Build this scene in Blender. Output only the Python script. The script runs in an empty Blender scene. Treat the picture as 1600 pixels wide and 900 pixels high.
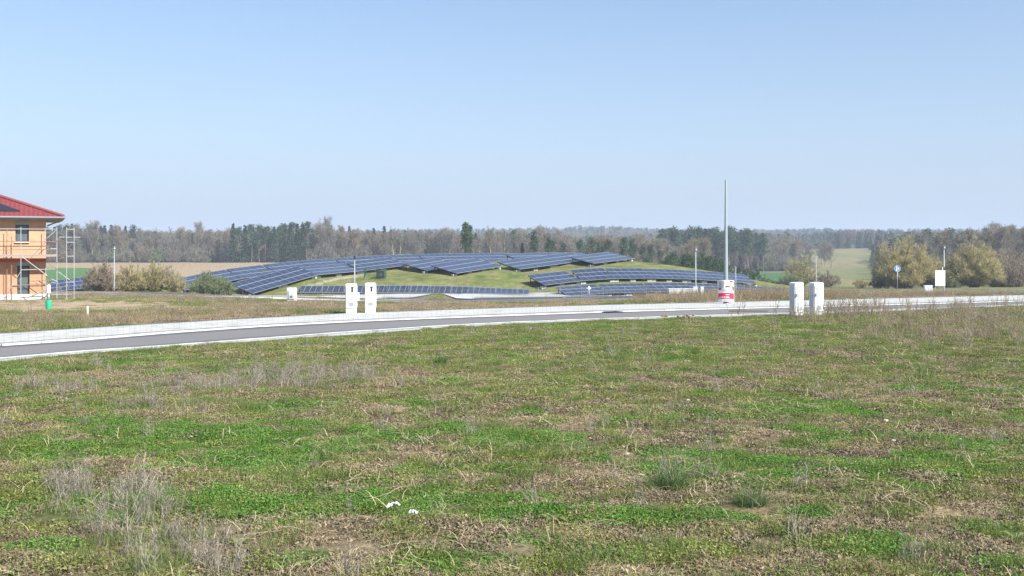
import bpy, math, random
import numpy as np
from mathutils import Vector, Matrix
random.seed(7)
rng = np.random.default_rng(11)
R = math.radians
S = bpy.context.scene
COL = S.collection

# ---------------------------------------------------------------- camera, sky, sun, exposure
F = 1677.0            # focal length in pixels of a 1600 px wide frame
EYE = 1.7
HOR = 385.0           # image row of the eye-level horizon
cam_d = bpy.data.cameras.new('camera')
cam_d.sensor_width = 36.0
cam_d.lens = 36.0 * F / 1600.0
cam_d.shift_y = -(450.0 - HOR) / 1600.0
cam_d.clip_start = 0.1
cam_d.clip_end = 12000
cam = bpy.data.objects.new('camera', cam_d)
COL.objects.link(cam)
cam.location = (0, 0, 0)
cam.rotation_euler = (R(90), 0, 0)
S.camera = cam

SUN_EL, SUN_AZ = 41.0, 128.0      # azimuth clockwise from the viewing direction (+Y)
world = bpy.data.worlds.new('World')
S.world = world
world.use_nodes = True
wn = world.node_tree
wn.nodes.clear()
sky = wn.nodes.new('ShaderNodeTexSky')
sky.sky_type = 'NISHITA'
sky.sun_disc = False
sky.sun_elevation = R(SUN_EL)
sky.sun_rotation = R(SUN_AZ)
sky.altitude = 0
sky.air_density = 1.0
sky.dust_density = 0.5
sky.ozone_density = 3.4
bg = wn.nodes.new('ShaderNodeBackground')
bg.inputs['Strength'].default_value = 0.090
wo = wn.nodes.new('ShaderNodeOutputWorld')
# pale haze layer over the whole horizon, thinning towards the zenith
tcw = wn.nodes.new('ShaderNodeTexCoord'); sxw = wn.nodes.new('ShaderNodeSeparateXYZ'); wn.links.new(tcw.outputs['Generated'], sxw.inputs[0])
rmw = wn.nodes.new('ShaderNodeValToRGB'); wn.links.new(sxw.outputs[2], rmw.inputs[0])
for i_, (p_, v_) in enumerate([(0.0, 0.97), (0.095, 0.55), (0.22, 0.26), (1.0, 0.2)]):
    e_ = rmw.color_ramp.elements[i_] if i_ < 2 else rmw.color_ramp.elements.new(p_)
    e_.position = p_; e_.color = (v_, v_, v_, 1)
mxw = wn.nodes.new('ShaderNodeMix'); mxw.data_type = 'RGBA'; wn.links.new(rmw.outputs[0], mxw.inputs[0]); wn.links.new(sky.outputs[0], mxw.inputs[6])
mxw.inputs[7].default_value = (2.8, 3.4, 4.65, 1)
wn.links.new(mxw.outputs[2], bg.inputs['Color'])
wn.links.new(bg.outputs[0], wo.inputs['Surface'])
sun_d = bpy.data.lights.new('sun', 'SUN')
sun_d.energy = 5.0
sun_d.angle = R(0.53)
sun_d.color = (1.0, 0.955, 0.88)
sun = bpy.data.objects.new('sun', sun_d)
COL.objects.link(sun)
sd = Vector((math.sin(R(SUN_AZ)) * math.cos(R(SUN_EL)), math.cos(R(SUN_AZ)) * math.cos(R(SUN_EL)), math.sin(R(SUN_EL))))
sun.rotation_euler = sd.to_track_quat('Z', 'Y').to_euler()
S.view_settings.view_transform = 'Standard'
S.view_settings.look = 'None'
S.view_settings.exposure = 0.95
S.view_settings.gamma = 1.0
S.cycles.use_denoising = True
S.cycles.denoiser = 'OPENIMAGEDENOISE'
S.cycles.denoising_input_passes = 'RGB_ALBEDO_NORMAL'
S.cycles.denoising_prefilter = 'NONE'
S.cycles.max_bounces = 5
S.cycles.volume_bounces = 0
S.cycles.transparent_max_bounces = 8
S.cycles.volume_step_rate = 10
S.cycles.caustics_reflective = False
S.cycles.caustics_refractive = False

# ---------------------------------------------------------------- noise
def _hash(ix, iy, seed):
    n = (ix.astype(np.int64) * 374761393 + iy.astype(np.int64) * 668265263 + seed * 1442695041) & 0x7fffffff
    n = ((n ^ (n >> 13)) * 1274126177) & 0x7fffffff
    return ((n ^ (n >> 16)) & 0xffff) / 65535.0
def vnoise(x, y, seed=0):
    ix, iy = np.floor(x), np.floor(y)
    fx, fy = x - ix, y - iy
    fx = fx * fx * (3 - 2 * fx); fy = fy * fy * (3 - 2 * fy)
    a = _hash(ix, iy, seed); b = _hash(ix + 1, iy, seed); c = _hash(ix, iy + 1, seed); d = _hash(ix + 1, iy + 1, seed)
    return (a * (1 - fx) + b * fx) * (1 - fy) + (c * (1 - fx) + d * fx) * fy
def fbm(x, y, seed=0, octv=4):
    x = np.asarray(x, float); y = np.asarray(y, float)
    v, a, t = 0, 1.0, 0
    for o in range(octv):
        v = v + a * vnoise(x + 17.3 * o, y - 9.1 * o, seed + o); t += a
        a *= 0.55; x = x * 2.03; y = y * 2.03
    return v / t
def sstep(a, b, x):
    t = np.clip((x - a) / (b - a), 0, 1)
    return t * t * (3 - 2 * t)

# ---------------------------------------------------------------- solar table layout (needed by the terrain)
def P3(px, py, Y):
    return np.array([(px - 800) / F * Y, Y, -(py - HOR) / F * Y])
def along(p0, px, py, k):           # row direction: dY = k dX
    a = (px - 800) / F
    Y = (p0[1] - k * p0[0]) / (1 - k * a)
    return P3(px, py, Y)
def up_slope(p0, px, py, k):        # uphill direction: dX = -k dY
    a = (px - 800) / F
    Y = (p0[0] + k * p0[1]) / (a + k)
    return P3(px, py, Y)
TABLES = []
def chain(name, label, lows, ups, Y0, k, rows, module=1.02, ks=None, side=None):
    p = P3(lows[0][0], lows[0][1], Y0)
    for i in range(len(lows) - 1):
        kk = k if ks is None else ks[i]
        q = along(p, lows[i + 1][0], lows[i + 1][1], kk)
        kk2 = side if side is not None else max(abs(kk), 0.22) * (1 if kk >= 0 else -1)
        u = up_slope(p, ups[i][0], ups[i][1], kk2)
        ex = q - p; W = np.linalg.norm(ex); exn = ex / W
        s = u - p; s = s - exn * s.dot(exn)
        L = np.linalg.norm(s)
        TABLES.append(dict(name=name, label=label[i] if isinstance(label, list) else label, p=p, q=q, ex=exn, W=W, ey=s / L, L=L, rows=rows, cols=max(1, round(W / module))))
        p = q
# second tier, whose top edges form the skyline of the array
tops = [(256, 440), (303, 430), (350, 421), (405, 414), (465, 407.5), (512, 404), (560, 401), (600, 399), (640, 397.5), (700, 396), (778, 395)]
LB = ['solar table at the far left end of the array, half behind the green bush', 'solar table of the back row rising behind the green bush',
      'back row solar table against the brown stubble field', 'back row solar table where the stubble field ends at the wood',
      'back row solar table above the fold in the dark front tables', 'back row solar table behind the lamp post of the mound',
      'back row solar table above the fenced dark transformer box', 'back row solar table highest above the transformer fence',
      'back row solar table right of the transformer, under the bare wood', 'back row solar table below the lone tall pine']
chain('solar_table', LB, [(x + 32, y + 14) for x, y in tops], tops, 142, 0.5, 3, ks=[1.0, 0.95, 0.9, 0.8, 0.8, 0.7, 0.7, 0.7, 0.6, 0.6], side=1.0)
t3 = [(782, 396.5), (852, 394.5), (905, 395)]
chain('solar_table', ['back row solar table under the dark pair of pines', 'last short solar table of the back row before the mound ends'],
      [(x + 34, y + 13) for x, y in t3], t3, 166, 0.7, 3, side=0.9)
# first tier
chain('solar_table', ['dark blue front solar table whose foot runs into the dry weeds', 'dark blue front solar table ending at the fold in the array'],
      [(395, 459), (446, 444.5), (497, 430)], [(362, 443), (414, 429.5)], 131, 1.0, 3)
chain('solar_table', ['long front solar table just right of the fold, beside the gravel track', 'front solar table directly behind the fenced transformer box'],
      [(497.5, 429.7), (567, 423.5), (637, 414.5)], [(465, 418), (536, 410.5)], 142, 0.85, 3, side=1.0)
chain('solar_table', 'narrow front solar table with its black end propped on stilts', [(668, 423.5), (722, 415)], [(628, 411)], 146, 0.95, 3)
chain('solar_table', 'front solar table whose lowest corner hangs nearest the green slope', [(714, 427.5), (786, 416)], [(672, 414)], 142, 0.95, 3)
chain('solar_table', ['front solar table behind the black stilts at the middle of the crest', 'front solar table left of the two bright concrete feet'], [(812, 421), (870, 413.5), (926, 406)], [(775, 408.5), (834, 401.5)], 149, 0.85, 3)
chain('solar_table', 'rightmost solar table on the crest, standing on white concrete feet', [(928, 412), (992, 404)], [(888, 401)], 152, 0.85, 3)
# right array, two curved rows
rl = [(851, 446), (911, 439), (962, 435.5), (1020, 435), (1075, 436.5), (1130, 439.5), (1184, 444)]
ru = [(823, 430), (888, 422), (938, 419.5), (994, 419.5), (1046, 421), (1098, 423.5)]
RL = ['left end table of the curved dark blue array right of the slope', 'second table from the left in the curved array right of the slope',
      'middle table at the top of the curve of the right array', 'right array table just left of the tall lamp post',
      'right array table standing behind the lamp post', 'last table at the right end of the curved upper row']
chain('solar_table', RL, rl, ru, 134, 0.5, 3, ks=[.6, .5, .4, .35, .3, .3], side=0.62)
rl = [(888, 463), (950, 458.5), (1020, 456.5), (1085, 456), (1150, 458), (1240, 463)]
ru = [(860, 449), (924, 444.5), (994, 442.5), (1058, 442), (1120, 444)]
RL = ['left end table of the lowest row, just above the dry weeds', 'lowest row solar table behind the small water post',
      'lowest row solar table left of the low white wall', 'lowest row solar table behind the white boxes at the lamp foot',
      'lowest row solar table at the right end, behind the pole with the poster']
chain('solar_table', RL, rl, ru, 126, 0.4, 3, ks=[.45, .35, .3, .25, .2], side=0.7)
# the single low row along the toe of the slope, turned the other way
rl = [(464, 458), (555, 458), (640, 458), (730, 460), (826, 464)]
ru = [(473, 446.5), (564, 446), (649, 446), (740, 448.5)]
chain('low_solar_row', ['low single row of solar modules left of the white cabinets', 'low single row of modules behind the pair of white cabinets',
      'low single row of modules above the grass triangle', 'low single row of modules at its right end'], rl, ru, 131, -0.05, 1, module=0.70, ks=[-.06, -.05, -.04, -.03])
chain('solar_table', 'small piece of solar array seen through the scaffold by the house', [(84, 456), (146, 449)], [(66, 440)], 150, 0.6, 3, side=0.9)

# ---------------------------------------------------------------- terrain height
_HY = np.array([0, 45, 75, 100, 130, 150, 220, 320, 450, 4000.0])
_HH = np.array([1.7, 2.69, 3.7, 4.6, 5.6, 6.1, 7.6, 8.4, 7.0, 7.0])
def hbase(Y):
    return np.interp(Y, _HY, _HH)
ctl = []
for px in (-500, -100, 300, 700, 1100, 1500, 1900):
    ctl += [(px, HOR + F * hbase(85) / 85, 85), (px, HOR + F * hbase(100) / 100, 100), (px, HOR + F * hbase(118) / 118, 118)]
ctl += [(-500, 456, 135), (-100, 456, 135), (60, 457, 135), (200, 457, 135), (1400, 454, 135), (1900, 454, 135),
        (-500, 448, 170), (-100, 448, 170), (60, 450, 165), (200, 447, 170), (1300, 451, 170), (1500, 450, 170), (1900, 450, 170),
        (560, 438, 140), (640, 436, 140), (760, 436, 140), (820, 440, 139), (600, 448, 135), (760, 449, 135),
        (1030, 414, 163), (1075, 419, 165), (1130, 428, 168), (1180, 441, 170), (1010, 410.5, 160),
        (930, 418.5, 147), (1000, 419.5, 149), (1060, 420.5, 151),
        (-500, 436, 240), (0, 436, 240), (200, 437, 240), (450, 436, 240), (750, 440, 240), (1000, 446, 240), (1190, 446, 240), (1330, 449, 240), (1600, 446, 240), (1900, 446, 240),
        (-500, 423, 340), (0, 423, 340), (250, 423, 340), (450, 424, 340), (750, 432, 340), (1000, 436, 340), (1190, 434, 340), (1330, 437, 340), (1500, 438, 340), (1900, 438, 340),
        (-500, 411, 450), (0, 411, 450), (250, 411, 450), (450, 411, 450), (750, 418, 450), (1000, 425, 450), (1200, 425, 450), (1330, 424, 450), (1500, 426, 450), (1900, 426, 450),
        (-500, 405, 620), (0, 405, 620), (400, 405, 620), (800, 408, 620), (1000, 412, 620), (1200, 416, 600), (1310, 405, 620), (1500, 408, 620), (1900, 408, 620),
        (-500, 396, 850), (0, 396, 850), (400, 394, 850), (800, 394, 850), (1000, 391, 850), (1200, 391, 850), (1335, 388.5, 800), (1500, 388, 850), (1900, 388, 850),
        (-500, 388, 1200), (0, 388, 1200), (400, 386, 1200), (800, 384, 1200), (1000, 384, 1200), (1200, 384, 1200), (1340, 385, 1200), (1600, 384, 1200), (1900, 384, 1200),
        (-500, 384, 1700), (0, 384, 1700), (400, 382, 1700), (820, 377, 1700), (955, 371, 1700), (1045, 380, 1700), (1200, 380, 1700), (1270, 374, 1700), (1330, 379, 1700), (1420, 378, 1700), (1900, 377, 1700),
        (-500, 384, 3000), (400, 384, 3000), (1000, 383, 3000), (1900, 383, 3000)]
for T in TABLES:
    p, q, u = T['p'], T['q'], T['p'] + T['ey'] * T['L']
    lift = 0.45 if T['rows'] > 1 else 0.12
    fr = 0.45 if T['rows'] > 1 else 0.1
    for a in (p, q):
        g = a - np.array([0, 0, lift])
        ctl.append((800 + F * g[0] / g[1], HOR - F * g[2] / g[1], g[1]))
        b = a + T['ey'] * T['L']
        z = g[2] + fr * (b[2] - a[2])
        ctl.append((800 + F * b[0] / b[1], HOR - F * z / b[1], b[1]))
cu = np.array([[(c[0] - 800) / F * 2.0, math.log(c[2]) * 1.6] for c in ctl])
ct = np.array([((c[1] - HOR) / F - hbase(c[2]) / c[2]) * 100 for c in ctl])
def _phi(r2):
    return 0.5 * r2 * np.log(r2 + 1e-9)
n = len(cu)
A = np.zeros((n + 3, n + 3))
A[:n, :n] = _phi(((cu[:, None] - cu[None]) ** 2).sum(-1)) + np.eye(n) * 2e-4
A[:n, n] = 1; A[:n, n + 1:] = cu; A[n, :n] = 1; A[n + 1:, :n] = cu.T
_w = np.linalg.solve(A, np.concatenate([ct, np.zeros(3)]))
def gz(x, y):
    """smooth ground height relative to the eye"""
    x = np.asarray(x, float); y = np.asarray(y, float)
    shp = np.broadcast(x, y).shape
    x = np.broadcast_to(x, shp).ravel(); y = np.broadcast_to(y, shp).ravel()
    Y = np.maximum(y, 0.0)
    h = hbase(Y)
    out = -h
    m = Y > 78
    if m.any():
        U = np.clip(x[m] / Y[m], -1.0, 1.0) * 2.0; V = np.log(Y[m]) * 1.6
        res = np.empty(U.size)
        for i in range(0, U.size, 20000):
            a = U[i:i + 20000]; b = V[i:i + 20000]
            r2 = (a[:, None] - cu[:, 0]) ** 2 + (b[:, None] - cu[:, 1]) ** 2
            res[i:i + 20000] = _phi(r2) @ _w[:n] + _w[n] + _w[n + 1] * a + _w[n + 2] * b
        out[m] = out[m] - res / 100 * Y[m] * sstep(78, 98, Y[m])
    return out.reshape(shp)
def gz1(x, y):
    return float(gz(np.array([x]), np.array([y]))[0])
def cast(px, py, y0=4.0, y1=3000.0):
    """where the sight line through (px, py) first meets the smooth ground"""
    a = (px - 800) / F; t = (py - HOR) / F
    ys = np.exp(np.linspace(math.log(y0), math.log(y1), 900))
    d = -t * ys - gz(a * ys, ys)
    k = np.nonzero(d <= 0)[0]
    i = k[0] if len(k) else len(ys) - 1
    if i == 0: Y = ys[0]
    else:
        f = d[i - 1] / (d[i - 1] - d[i] + 1e-12)
        Y = ys[i - 1] + (ys[i] - ys[i - 1]) * f
    return np.array([a * Y, Y, gz1(a * Y, Y)])

# ---------------------------------------------------------------- objects, tags
def tag(o, label=None, cat=None, group=None, kind=None):
    if label: o['label'] = label
    if cat: o['category'] = cat
    if group: o['group'] = group
    if kind: o['kind'] = kind
    return o
def link(name, me, mat=None, parent=None):
    if mat is not None and len(me.materials) == 0:
        for m_ in (mat if isinstance(mat, (list, tuple)) else [mat]): me.materials.append(m_)
    o = bpy.data.objects.new(name, me); COL.objects.link(o)
    if parent is not None: o.parent = parent
    return o
def empty(name, loc, rz=0.0):
    o = bpy.data.objects.new(name, None); COL.objects.link(o)
    o.location = loc; o.rotation_euler = (0, 0, rz); o.empty_display_size = 0.1
    return o
def mesh_np(name, V, Fc, mat_idx=None, smooth=False, attrs=None):
    """V (n,3), Fc (m,k) with constant k"""
    V = np.asarray(V, np.float32); Fc = np.asarray(Fc, np.int32)
    me = bpy.data.meshes.new(name)
    m, k = Fc.shape
    me.vertices.add(len(V)); me.vertices.foreach_set('co', V.ravel())
    me.loops.add(m * k); me.loops.foreach_set('vertex_index', Fc.ravel())
    me.polygons.add(m)
    me.polygons.foreach_set('loop_start', np.arange(0, m * k, k, dtype=np.int32))
    me.polygons.foreach_set('loop_total', np.full(m, k, np.int32))
    if mat_idx is not None: me.polygons.foreach_set('material_index', np.asarray(mat_idx, np.int32))
    me.update(calc_edges=True)
    if smooth: me.polygons.foreach_set('use_smooth', np.ones(m, bool))
    if attrs:
        for an, av in attrs.items():
            av = np.asarray(av, np.float32)
            if av.ndim == 2:
                at = me.attributes.new(an, 'FLOAT_COLOR', 'POINT')
                at.data.foreach_set('color', np.concatenate([av, np.ones((len(av), 1), np.float32)], 1).ravel())
            else:
                at = me.attributes.new(an, 'FLOAT', 'POINT'); at.data.foreach_set('value', av)
    return me
class MB:
    """collects simple solids of one part"""
    def __init__(s): s.v = []; s.f = []; s.m = []
    def add(s, vs, fs, m=0):
        b = len(s.v); s.v += [tuple(v) for v in vs]; s.f += [tuple(b + i for i in f) for f in fs]; s.m += [m] * len(fs)
    def box(s, c, d, rz=0.0, m=0, taper=1.0):
        cx, cy, cz = c; dx, dy, dz = [t / 2 for t in d]
        vs = []
        for zz, tp in ((-dz, 1), (dz, taper)):
            for xx, yy in ((-dx, -dy), (dx, -dy), (dx, dy), (-dx, dy)):
                xx *= tp; yy *= tp
                vs.append((cx + xx * math.cos(rz) - yy * math.sin(rz), cy + xx * math.sin(rz) + yy * math.cos(rz), cz + zz))
        s.add(vs, [(0, 3, 2, 1), (4, 5, 6, 7), (0, 1, 5, 4), (1, 2, 6, 5), (2, 3, 7, 6), (3, 0, 4, 7)], m)
    def tube(s, a, b, r0, r1=None, n=8, m=0, cap=True):
        a = Vector(a); b = Vector(b); r1 = r0 if r1 is None else r1
        d = (b - a).normalized(); x = d.orthogonal().normalized(); y = d.cross(x)
        vs = []
        for p, r in ((a, r0), (b, r1)):
            for i in range(n):
                t = 2 * math.pi * i / n
                vs.append(p + (x * math.cos(t) + y * math.sin(t)) * r)
        fs = [(i, (i + 1) % n, n + (i + 1) % n, n + i) for i in range(n)]
        if cap: fs += [tuple(reversed(range(n))), tuple(range(n, 2 * n))]
        s.add(vs, fs, m)
    def lathe(s, c, prof, n=16, m=0):
        c = Vector(c); vs = []; fs = []
        for r, z in prof:
            for i in range(n):
                t = 2 * math.pi * i / n
                vs.append(c + Vector((r * math.cos(t), r * math.sin(t), z)))
        for j in range(len(prof) - 1):
            for i in range(n):
                fs.append((j * n + i, j * n + (i + 1) % n, (j + 1) * n + (i + 1) % n, (j + 1) * n + i))
        fs += [tuple(reversed(range(n))), tuple(range((len(prof) - 1) * n, len(prof) * n))]
        s.add(vs, fs, m)
    def prism(s, pts, y0, y1, m=0):        # outline in x,z extruded along y
        n_ = len(pts)
        vs = [(x, y0, z) for x, z in pts] + [(x, y1, z) for x, z in pts]
        fs = [tuple(range(n_)), tuple(reversed(range(n_, 2 * n_)))] + [(i, i + n_, (i + 1) % n_ + n_, (i + 1) % n_) for i in range(n_)]
        s.add(vs, fs, m)
    def mesh(s, name, smooth=False):
        me = bpy.data.meshes.new(name); me.from_pydata(s.v, [], s.f)
        me.polygons.foreach_set('material_index', s.m)
        if smooth: me.polygons.foreach_set('use_smooth', [True] * len(s.f))
        me.update(); return me
    def build(s, name, mat, parent=None, smooth=False, bevel=0.0):
        o = link(name, s.mesh(name, smooth), mat, parent)
        if bevel:
            b = o.modifiers.new('bevel', 'BEVEL'); b.width = bevel; b.segments = 2; b.limit_method = 'ANGLE'
        return o

# ---------------------------------------------------------------- materials
def srgb(r, g, b):
    f = lambda c: (c / 255 / 12.92) if c / 255 <= 0.04045 else ((c / 255 + 0.055) / 1.055) ** 2.4
    return (f(r), f(g), f(b))
class NT:
    def __init__(s, name):
        s.m = bpy.data.materials.new(name); s.m.use_nodes = True; s.t = s.m.node_tree; s.t.nodes.clear()
        s.out = s.n('ShaderNodeOutputMaterial')
    def n(s, typ, **kw):
        nd = s.t.nodes.new(typ)
        for k, v in kw.items():
            if hasattr(nd, k): setattr(nd, k, v)
        return nd
    def l(s, a, b): s.t.links.new(a, b)
    def noise(s, scale, vec=None, detail=4, rough=0.55):
        nd = s.n('ShaderNodeTexNoise'); nd.inputs['Scale'].default_value = scale; nd.inputs['Detail'].default_value = detail; nd.inputs['Roughness'].default_value = rough
        s.l(vec if vec is not None else s.coord(), nd.inputs['Vector']); return nd.outputs['Fac']
    def coord(s, which='Object'):
        if not hasattr(s, '_tc'): s._tc = s.n('ShaderNodeTexCoord')
        return s._tc.outputs[which]
    def ramp(s, fac, stops):
        nd = s.n('ShaderNodeValToRGB'); e = nd.color_ramp.elements
        while len(e) < len(stops): e.new(0.5)
        for el, (p, c) in zip(e, stops): el.position = p; el.color = (*c, 1) if len(c) == 3 else c
        s.l(fac, nd.inputs[0]); return nd.outputs[0]
    def mix(s, fac, a, b, mode='MIX'):
        nd = s.n('ShaderNodeMix'); nd.data_type = 'RGBA'; nd.blend_type = mode
        for v, i in ((fac, 0), (a, 6), (b, 7)):
            if isinstance(v, (int, float)): nd.inputs[i].default_value = v
            elif isinstance(v, tuple): nd.inputs[i].default_value = (*v, 1)
            else: s.l(v, nd.inputs[i])
        return nd.outputs[2]
    def math(s, op, a, b=0.0):
        nd = s.n('ShaderNodeMath'); nd.operation = op
        for v, i in ((a, 0), (b, 1)):
            if isinstance(v, (int, float)): nd.inputs[i].default_value = v
            else: s.l(v, nd.inputs[i])
        return nd.outputs[0]
    def attr(s, name, out='Color'):
        nd = s.n('ShaderNodeAttribute'); nd.attribute_name = name; return nd.outputs[out]
    def bsdf(s, color, rough=0.8, metal=0.0, bump=None, bstr=0.3, bdist=0.01, spec=0.3, coat=0.0):
        p = s.n('ShaderNodeBsdfPrincipled')
        for v, k in ((color, 'Base Color'), (rough, 'Roughness'), (metal, 'Metallic')):
            if isinstance(v, tuple): p.inputs[k].default_value = (*v, 1)
            elif isinstance(v, (int, float)): p.inputs[k].default_value = v
            else: s.l(v, p.inputs[k])
        p.inputs['Specular IOR Level'].default_value = spec
        if coat: p.inputs['Coat Weight'].default_value = coat; p.inputs['Coat Roughness'].default_value = 0.08
        if bump is not None:
            b = s.n('ShaderNodeBump'); b.inputs['Strength'].default_value = bstr; b.inputs['Distance'].default_value = bdist
            s.l(bump, b.inputs['Height']); s.l(b.outputs[0], p.inputs['Normal'])
        s.l(p.outputs[0], s.out.inputs['Surface']); return s.m
def simple(name, c, rough=0.7, metal=0.0, var=0.12, scale=6.0, spec=0.3, coat=0.0):
    t = NT(name)
    nz = t.noise(scale)
    col = t.mix(nz, tuple(x * (1 - var) for x in c), tuple(min(1, x * (1 + var)) for x in c))
    return t.bsdf(col, rough, metal, bump=nz, bstr=0.08, spec=spec, coat=coat)
def leafmat(name, ca, cb, cc, transl=0.3, rough=0.6, seedmix=0.6):
    """small leaves and stalks: tint attribute inside the tuft, random per instance"""
    t = NT(name)
    oi = t.n('ShaderNodeObjectInfo')
    k = t.math('ADD', t.math('MULTIPLY', t.attr('tint', 'Fac'), 1 - seedmix * 0.5), t.math('MULTIPLY', oi.outputs['Random'], seedmix * 0.5))
    col = t.ramp(k, [(0.0, ca), (0.5, cb), (1.0, cc)])
    p = t.n('ShaderNodeBsdfPrincipled'); t.l(col, p.inputs['Base Color']); p.inputs['Roughness'].default_value = rough; p.inputs['Specular IOR Level'].default_value = 0.15
    tr = t.n('ShaderNodeBsdfTranslucent'); t.l(col, tr.inputs['Color'])
    mx = t.n('ShaderNodeMixShader'); mx.inputs[0].default_value = transl
    t.l(p.outputs[0], mx.inputs[1]); t.l(tr.outputs[0], mx.inputs[2]); t.l(mx.outputs[0], t.out.inputs['Surface'])
    return t.m

M = {}
# ground: true ground colour from the land cover attribute, broken up by noise
t = NT('ground_cover')
base = t.attr('cover')
n1 = t.noise(0.9, detail=6, rough=0.65); n2 = t.noise(14.0, detail=6, rough=0.7)
v1 = t.ramp(n1, [(0.3, (0.74, 0.74, 0.74)), (0.7, (1.25, 1.22, 1.15))])
v2 = t.ramp(n2, [(0.32, (0.5, 0.48, 0.46)), (0.68, (1.5, 1.48, 1.42))])
c = t.mix(1.0, base, v1, 'MULTIPLY'); c = t.mix(1.0, c, v2, 'MULTIPLY')
M['ground'] = t.bsdf(c, 0.95, bump=n2, bstr=0.6, bdist=0.03, spec=0.1)
# asphalt
t = NT('asphalt')
n1 = t.noise(0.35, detail=5); n2 = t.noise(90, detail=3)
c = t.mix(n1, (0.145, 0.145, 0.148), (0.185, 0.183, 0.18)); c = t.mix(0.3, c, t.ramp(n2, [(0.3, (0.09, 0.09, 0.09)), (0.7, (0.27, 0.265, 0.26))]))
M['asphalt'] = t.bsdf(c, 0.9, bump=n2, bstr=0.3, bdist=0.004, spec=0.2)
# light concrete grass pavers
t = NT('pale_pavers')
mp = t.n('ShaderNodeMapping'); t.l(t.coord('UV'), mp.inputs[0])
br = t.n('ShaderNodeTexBrick'); t.l(mp.outputs[0], br.inputs['Vector'])
br.inputs['Color1'].default_value = (0.52, 0.52, 0.51, 1); br.inputs['Color2'].default_value = (0.44, 0.44, 0.43, 1); br.inputs['Mortar'].default_value = (0.33, 0.34, 0.30, 1)
br.inputs['Scale'].default_value = 1.0; br.inputs['Mortar Size'].default_value = 0.014; br.inputs['Brick Width'].default_value = 0.42; br.inputs['Row Height'].default_value = 0.21
n1 = t.noise(0.5, detail=6, rough=0.7); n3 = t.noise(2.6, detail=5, rough=0.7)
mps = t.n('ShaderNodeMapping'); t.l(t.coord('UV'), mps.inputs[0]); mps.inputs['Scale'].default_value = (0.5, 3.0, 1.0)
n4 = t.noise(1.3, mps.outputs[0], detail=5, rough=0.65)
c = t.mix(t.ramp(n4, [(0.53, (0, 0, 0)), (0.62, (1, 1, 1))]), br.outputs[0], (0.27, 0.29, 0.23))
c = t.mix(0.8, c, t.ramp(n3, [(0.3, (0.72, 0.72, 0.72)), (0.6, (1.05, 1.05, 1.05))]), 'MULTIPLY')
M['pavers'] = t.bsdf(c, 0.9, bump=br.outputs['Fac'], bstr=-0.4, bdist=0.01, spec=0.2)
t = NT('pale_concrete')
n1 = t.noise(3, detail=6, rough=0.7)
c = t.ramp(n1, [(0.3, (0.40, 0.39, 0.37)), (0.55, (0.6, 0.59, 0.57)), (0.8, (0.66, 0.65, 0.63))])
M['kerb'] = t.bsdf(c, 0.88, bump=n1, bstr=0.15, spec=0.2)
M['white'] = simple('white_plastic', (0.78, 0.79, 0.80), 0.45, var=0.05)
M['grey_white'] = simple('pale_grey_plastic', (0.62, 0.65, 0.66), 0.5, var=0.05)
M['dark'] = simple('dark_paint', (0.03, 0.035, 0.04), 0.5)
M['blackish'] = simple('black_steel', (0.02, 0.022, 0.025), 0.6)
M['galv'] = simple('galvanised_steel', (0.40, 0.42, 0.43), 0.45, 0.35, var=0.12, scale=20)
M['pole'] = simple('pale_grey_pole_paint', (0.27, 0.32, 0.325), 0.5, 0.1, var=0.06)
M['tube'] = simple('scaffold_tube', (0.50, 0.50, 0.52), 0.45, 0.4, var=0.15, scale=12)
M['rust'] = simple('rusty_tube', (0.30, 0.17, 0.11), 0.7, 0.1, var=0.3, scale=12)
M['plank'] = simple('weathered_plank', (0.30, 0.27, 0.24), 0.85, var=0.2, scale=14)
M['red'] = simple('red_print', (0.62, 0.035, 0.085), 0.5, var=0.04)
M['paper'] = simple('white_paper', (0.74, 0.73, 0.72), 0.6, var=0.04)
M['skin'] = simple('skin_print', (0.52, 0.33, 0.27), 0.6)
M['hair'] = simple('dark_hair_print', (0.05, 0.04, 0.04), 0.6)
M['greyprint'] = simple('grey_green_print', (0.30, 0.36, 0.34), 0.6)
M['magenta'] = simple('magenta_print', (0.45, 0.05, 0.16), 0.6)
M['green'] = simple('green_plastic', (0.02, 0.36, 0.19), 0.5)
M['blue'] = simple('sign_blue', (0.02, 0.20, 0.55), 0.4)
M['stucco'] = simple('white_plinth', (0.66, 0.65, 0.60), 0.9, var=0.1, scale=3)
M['sill'] = simple('window_sill_metal', (0.7, 0.7, 0.7), 0.5)
M['frame'] = simple('dark_window_frame', (0.06, 0.07, 0.08), 0.5)
M['zinc'] = simple('zinc_gutter', (0.24, 0.25, 0.27), 0.5, 0.3)
M['shutter'] = simple('grey_shutter_box', (0.33, 0.34, 0.33), 0.8)
M['ridge'] = simple('red_ridge_tile', (0.26, 0.08, 0.08), 0.6, var=0.2)
M['foot'] = simple('concrete_foot', (0.50, 0.50, 0.47), 0.9)
M['soil_red'] = simple('brick_rubble', (0.25, 0.165, 0.125), 0.95, var=0.3, scale=20)
M['stone'] = simple('pale_stone', (0.42, 0.39, 0.33), 0.9, var=0.2)
M['bark'] = simple('grey_bark', (0.12, 0.10, 0.085), 0.95, var=0.3, scale=3)
M['barkpale'] = simple('pale_bark', (0.36, 0.33, 0.28), 0.95, var=0.3, scale=3)
M['barkpine'] = simple('pine_bark', (0.17, 0.11, 0.08), 0.95, var=0.3, scale=3)
t = NT('window_glass'); nz = t.noise(0.8)
M['glass'] = t.bsdf(t.mix(nz, (0.05, 0.08, 0.085), (0.12, 0.16, 0.16)), 0.06, 0.0, spec=0.9)
M['curtain'] = simple('pale_curtain', (0.34, 0.38, 0.36), 0.8)
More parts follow.
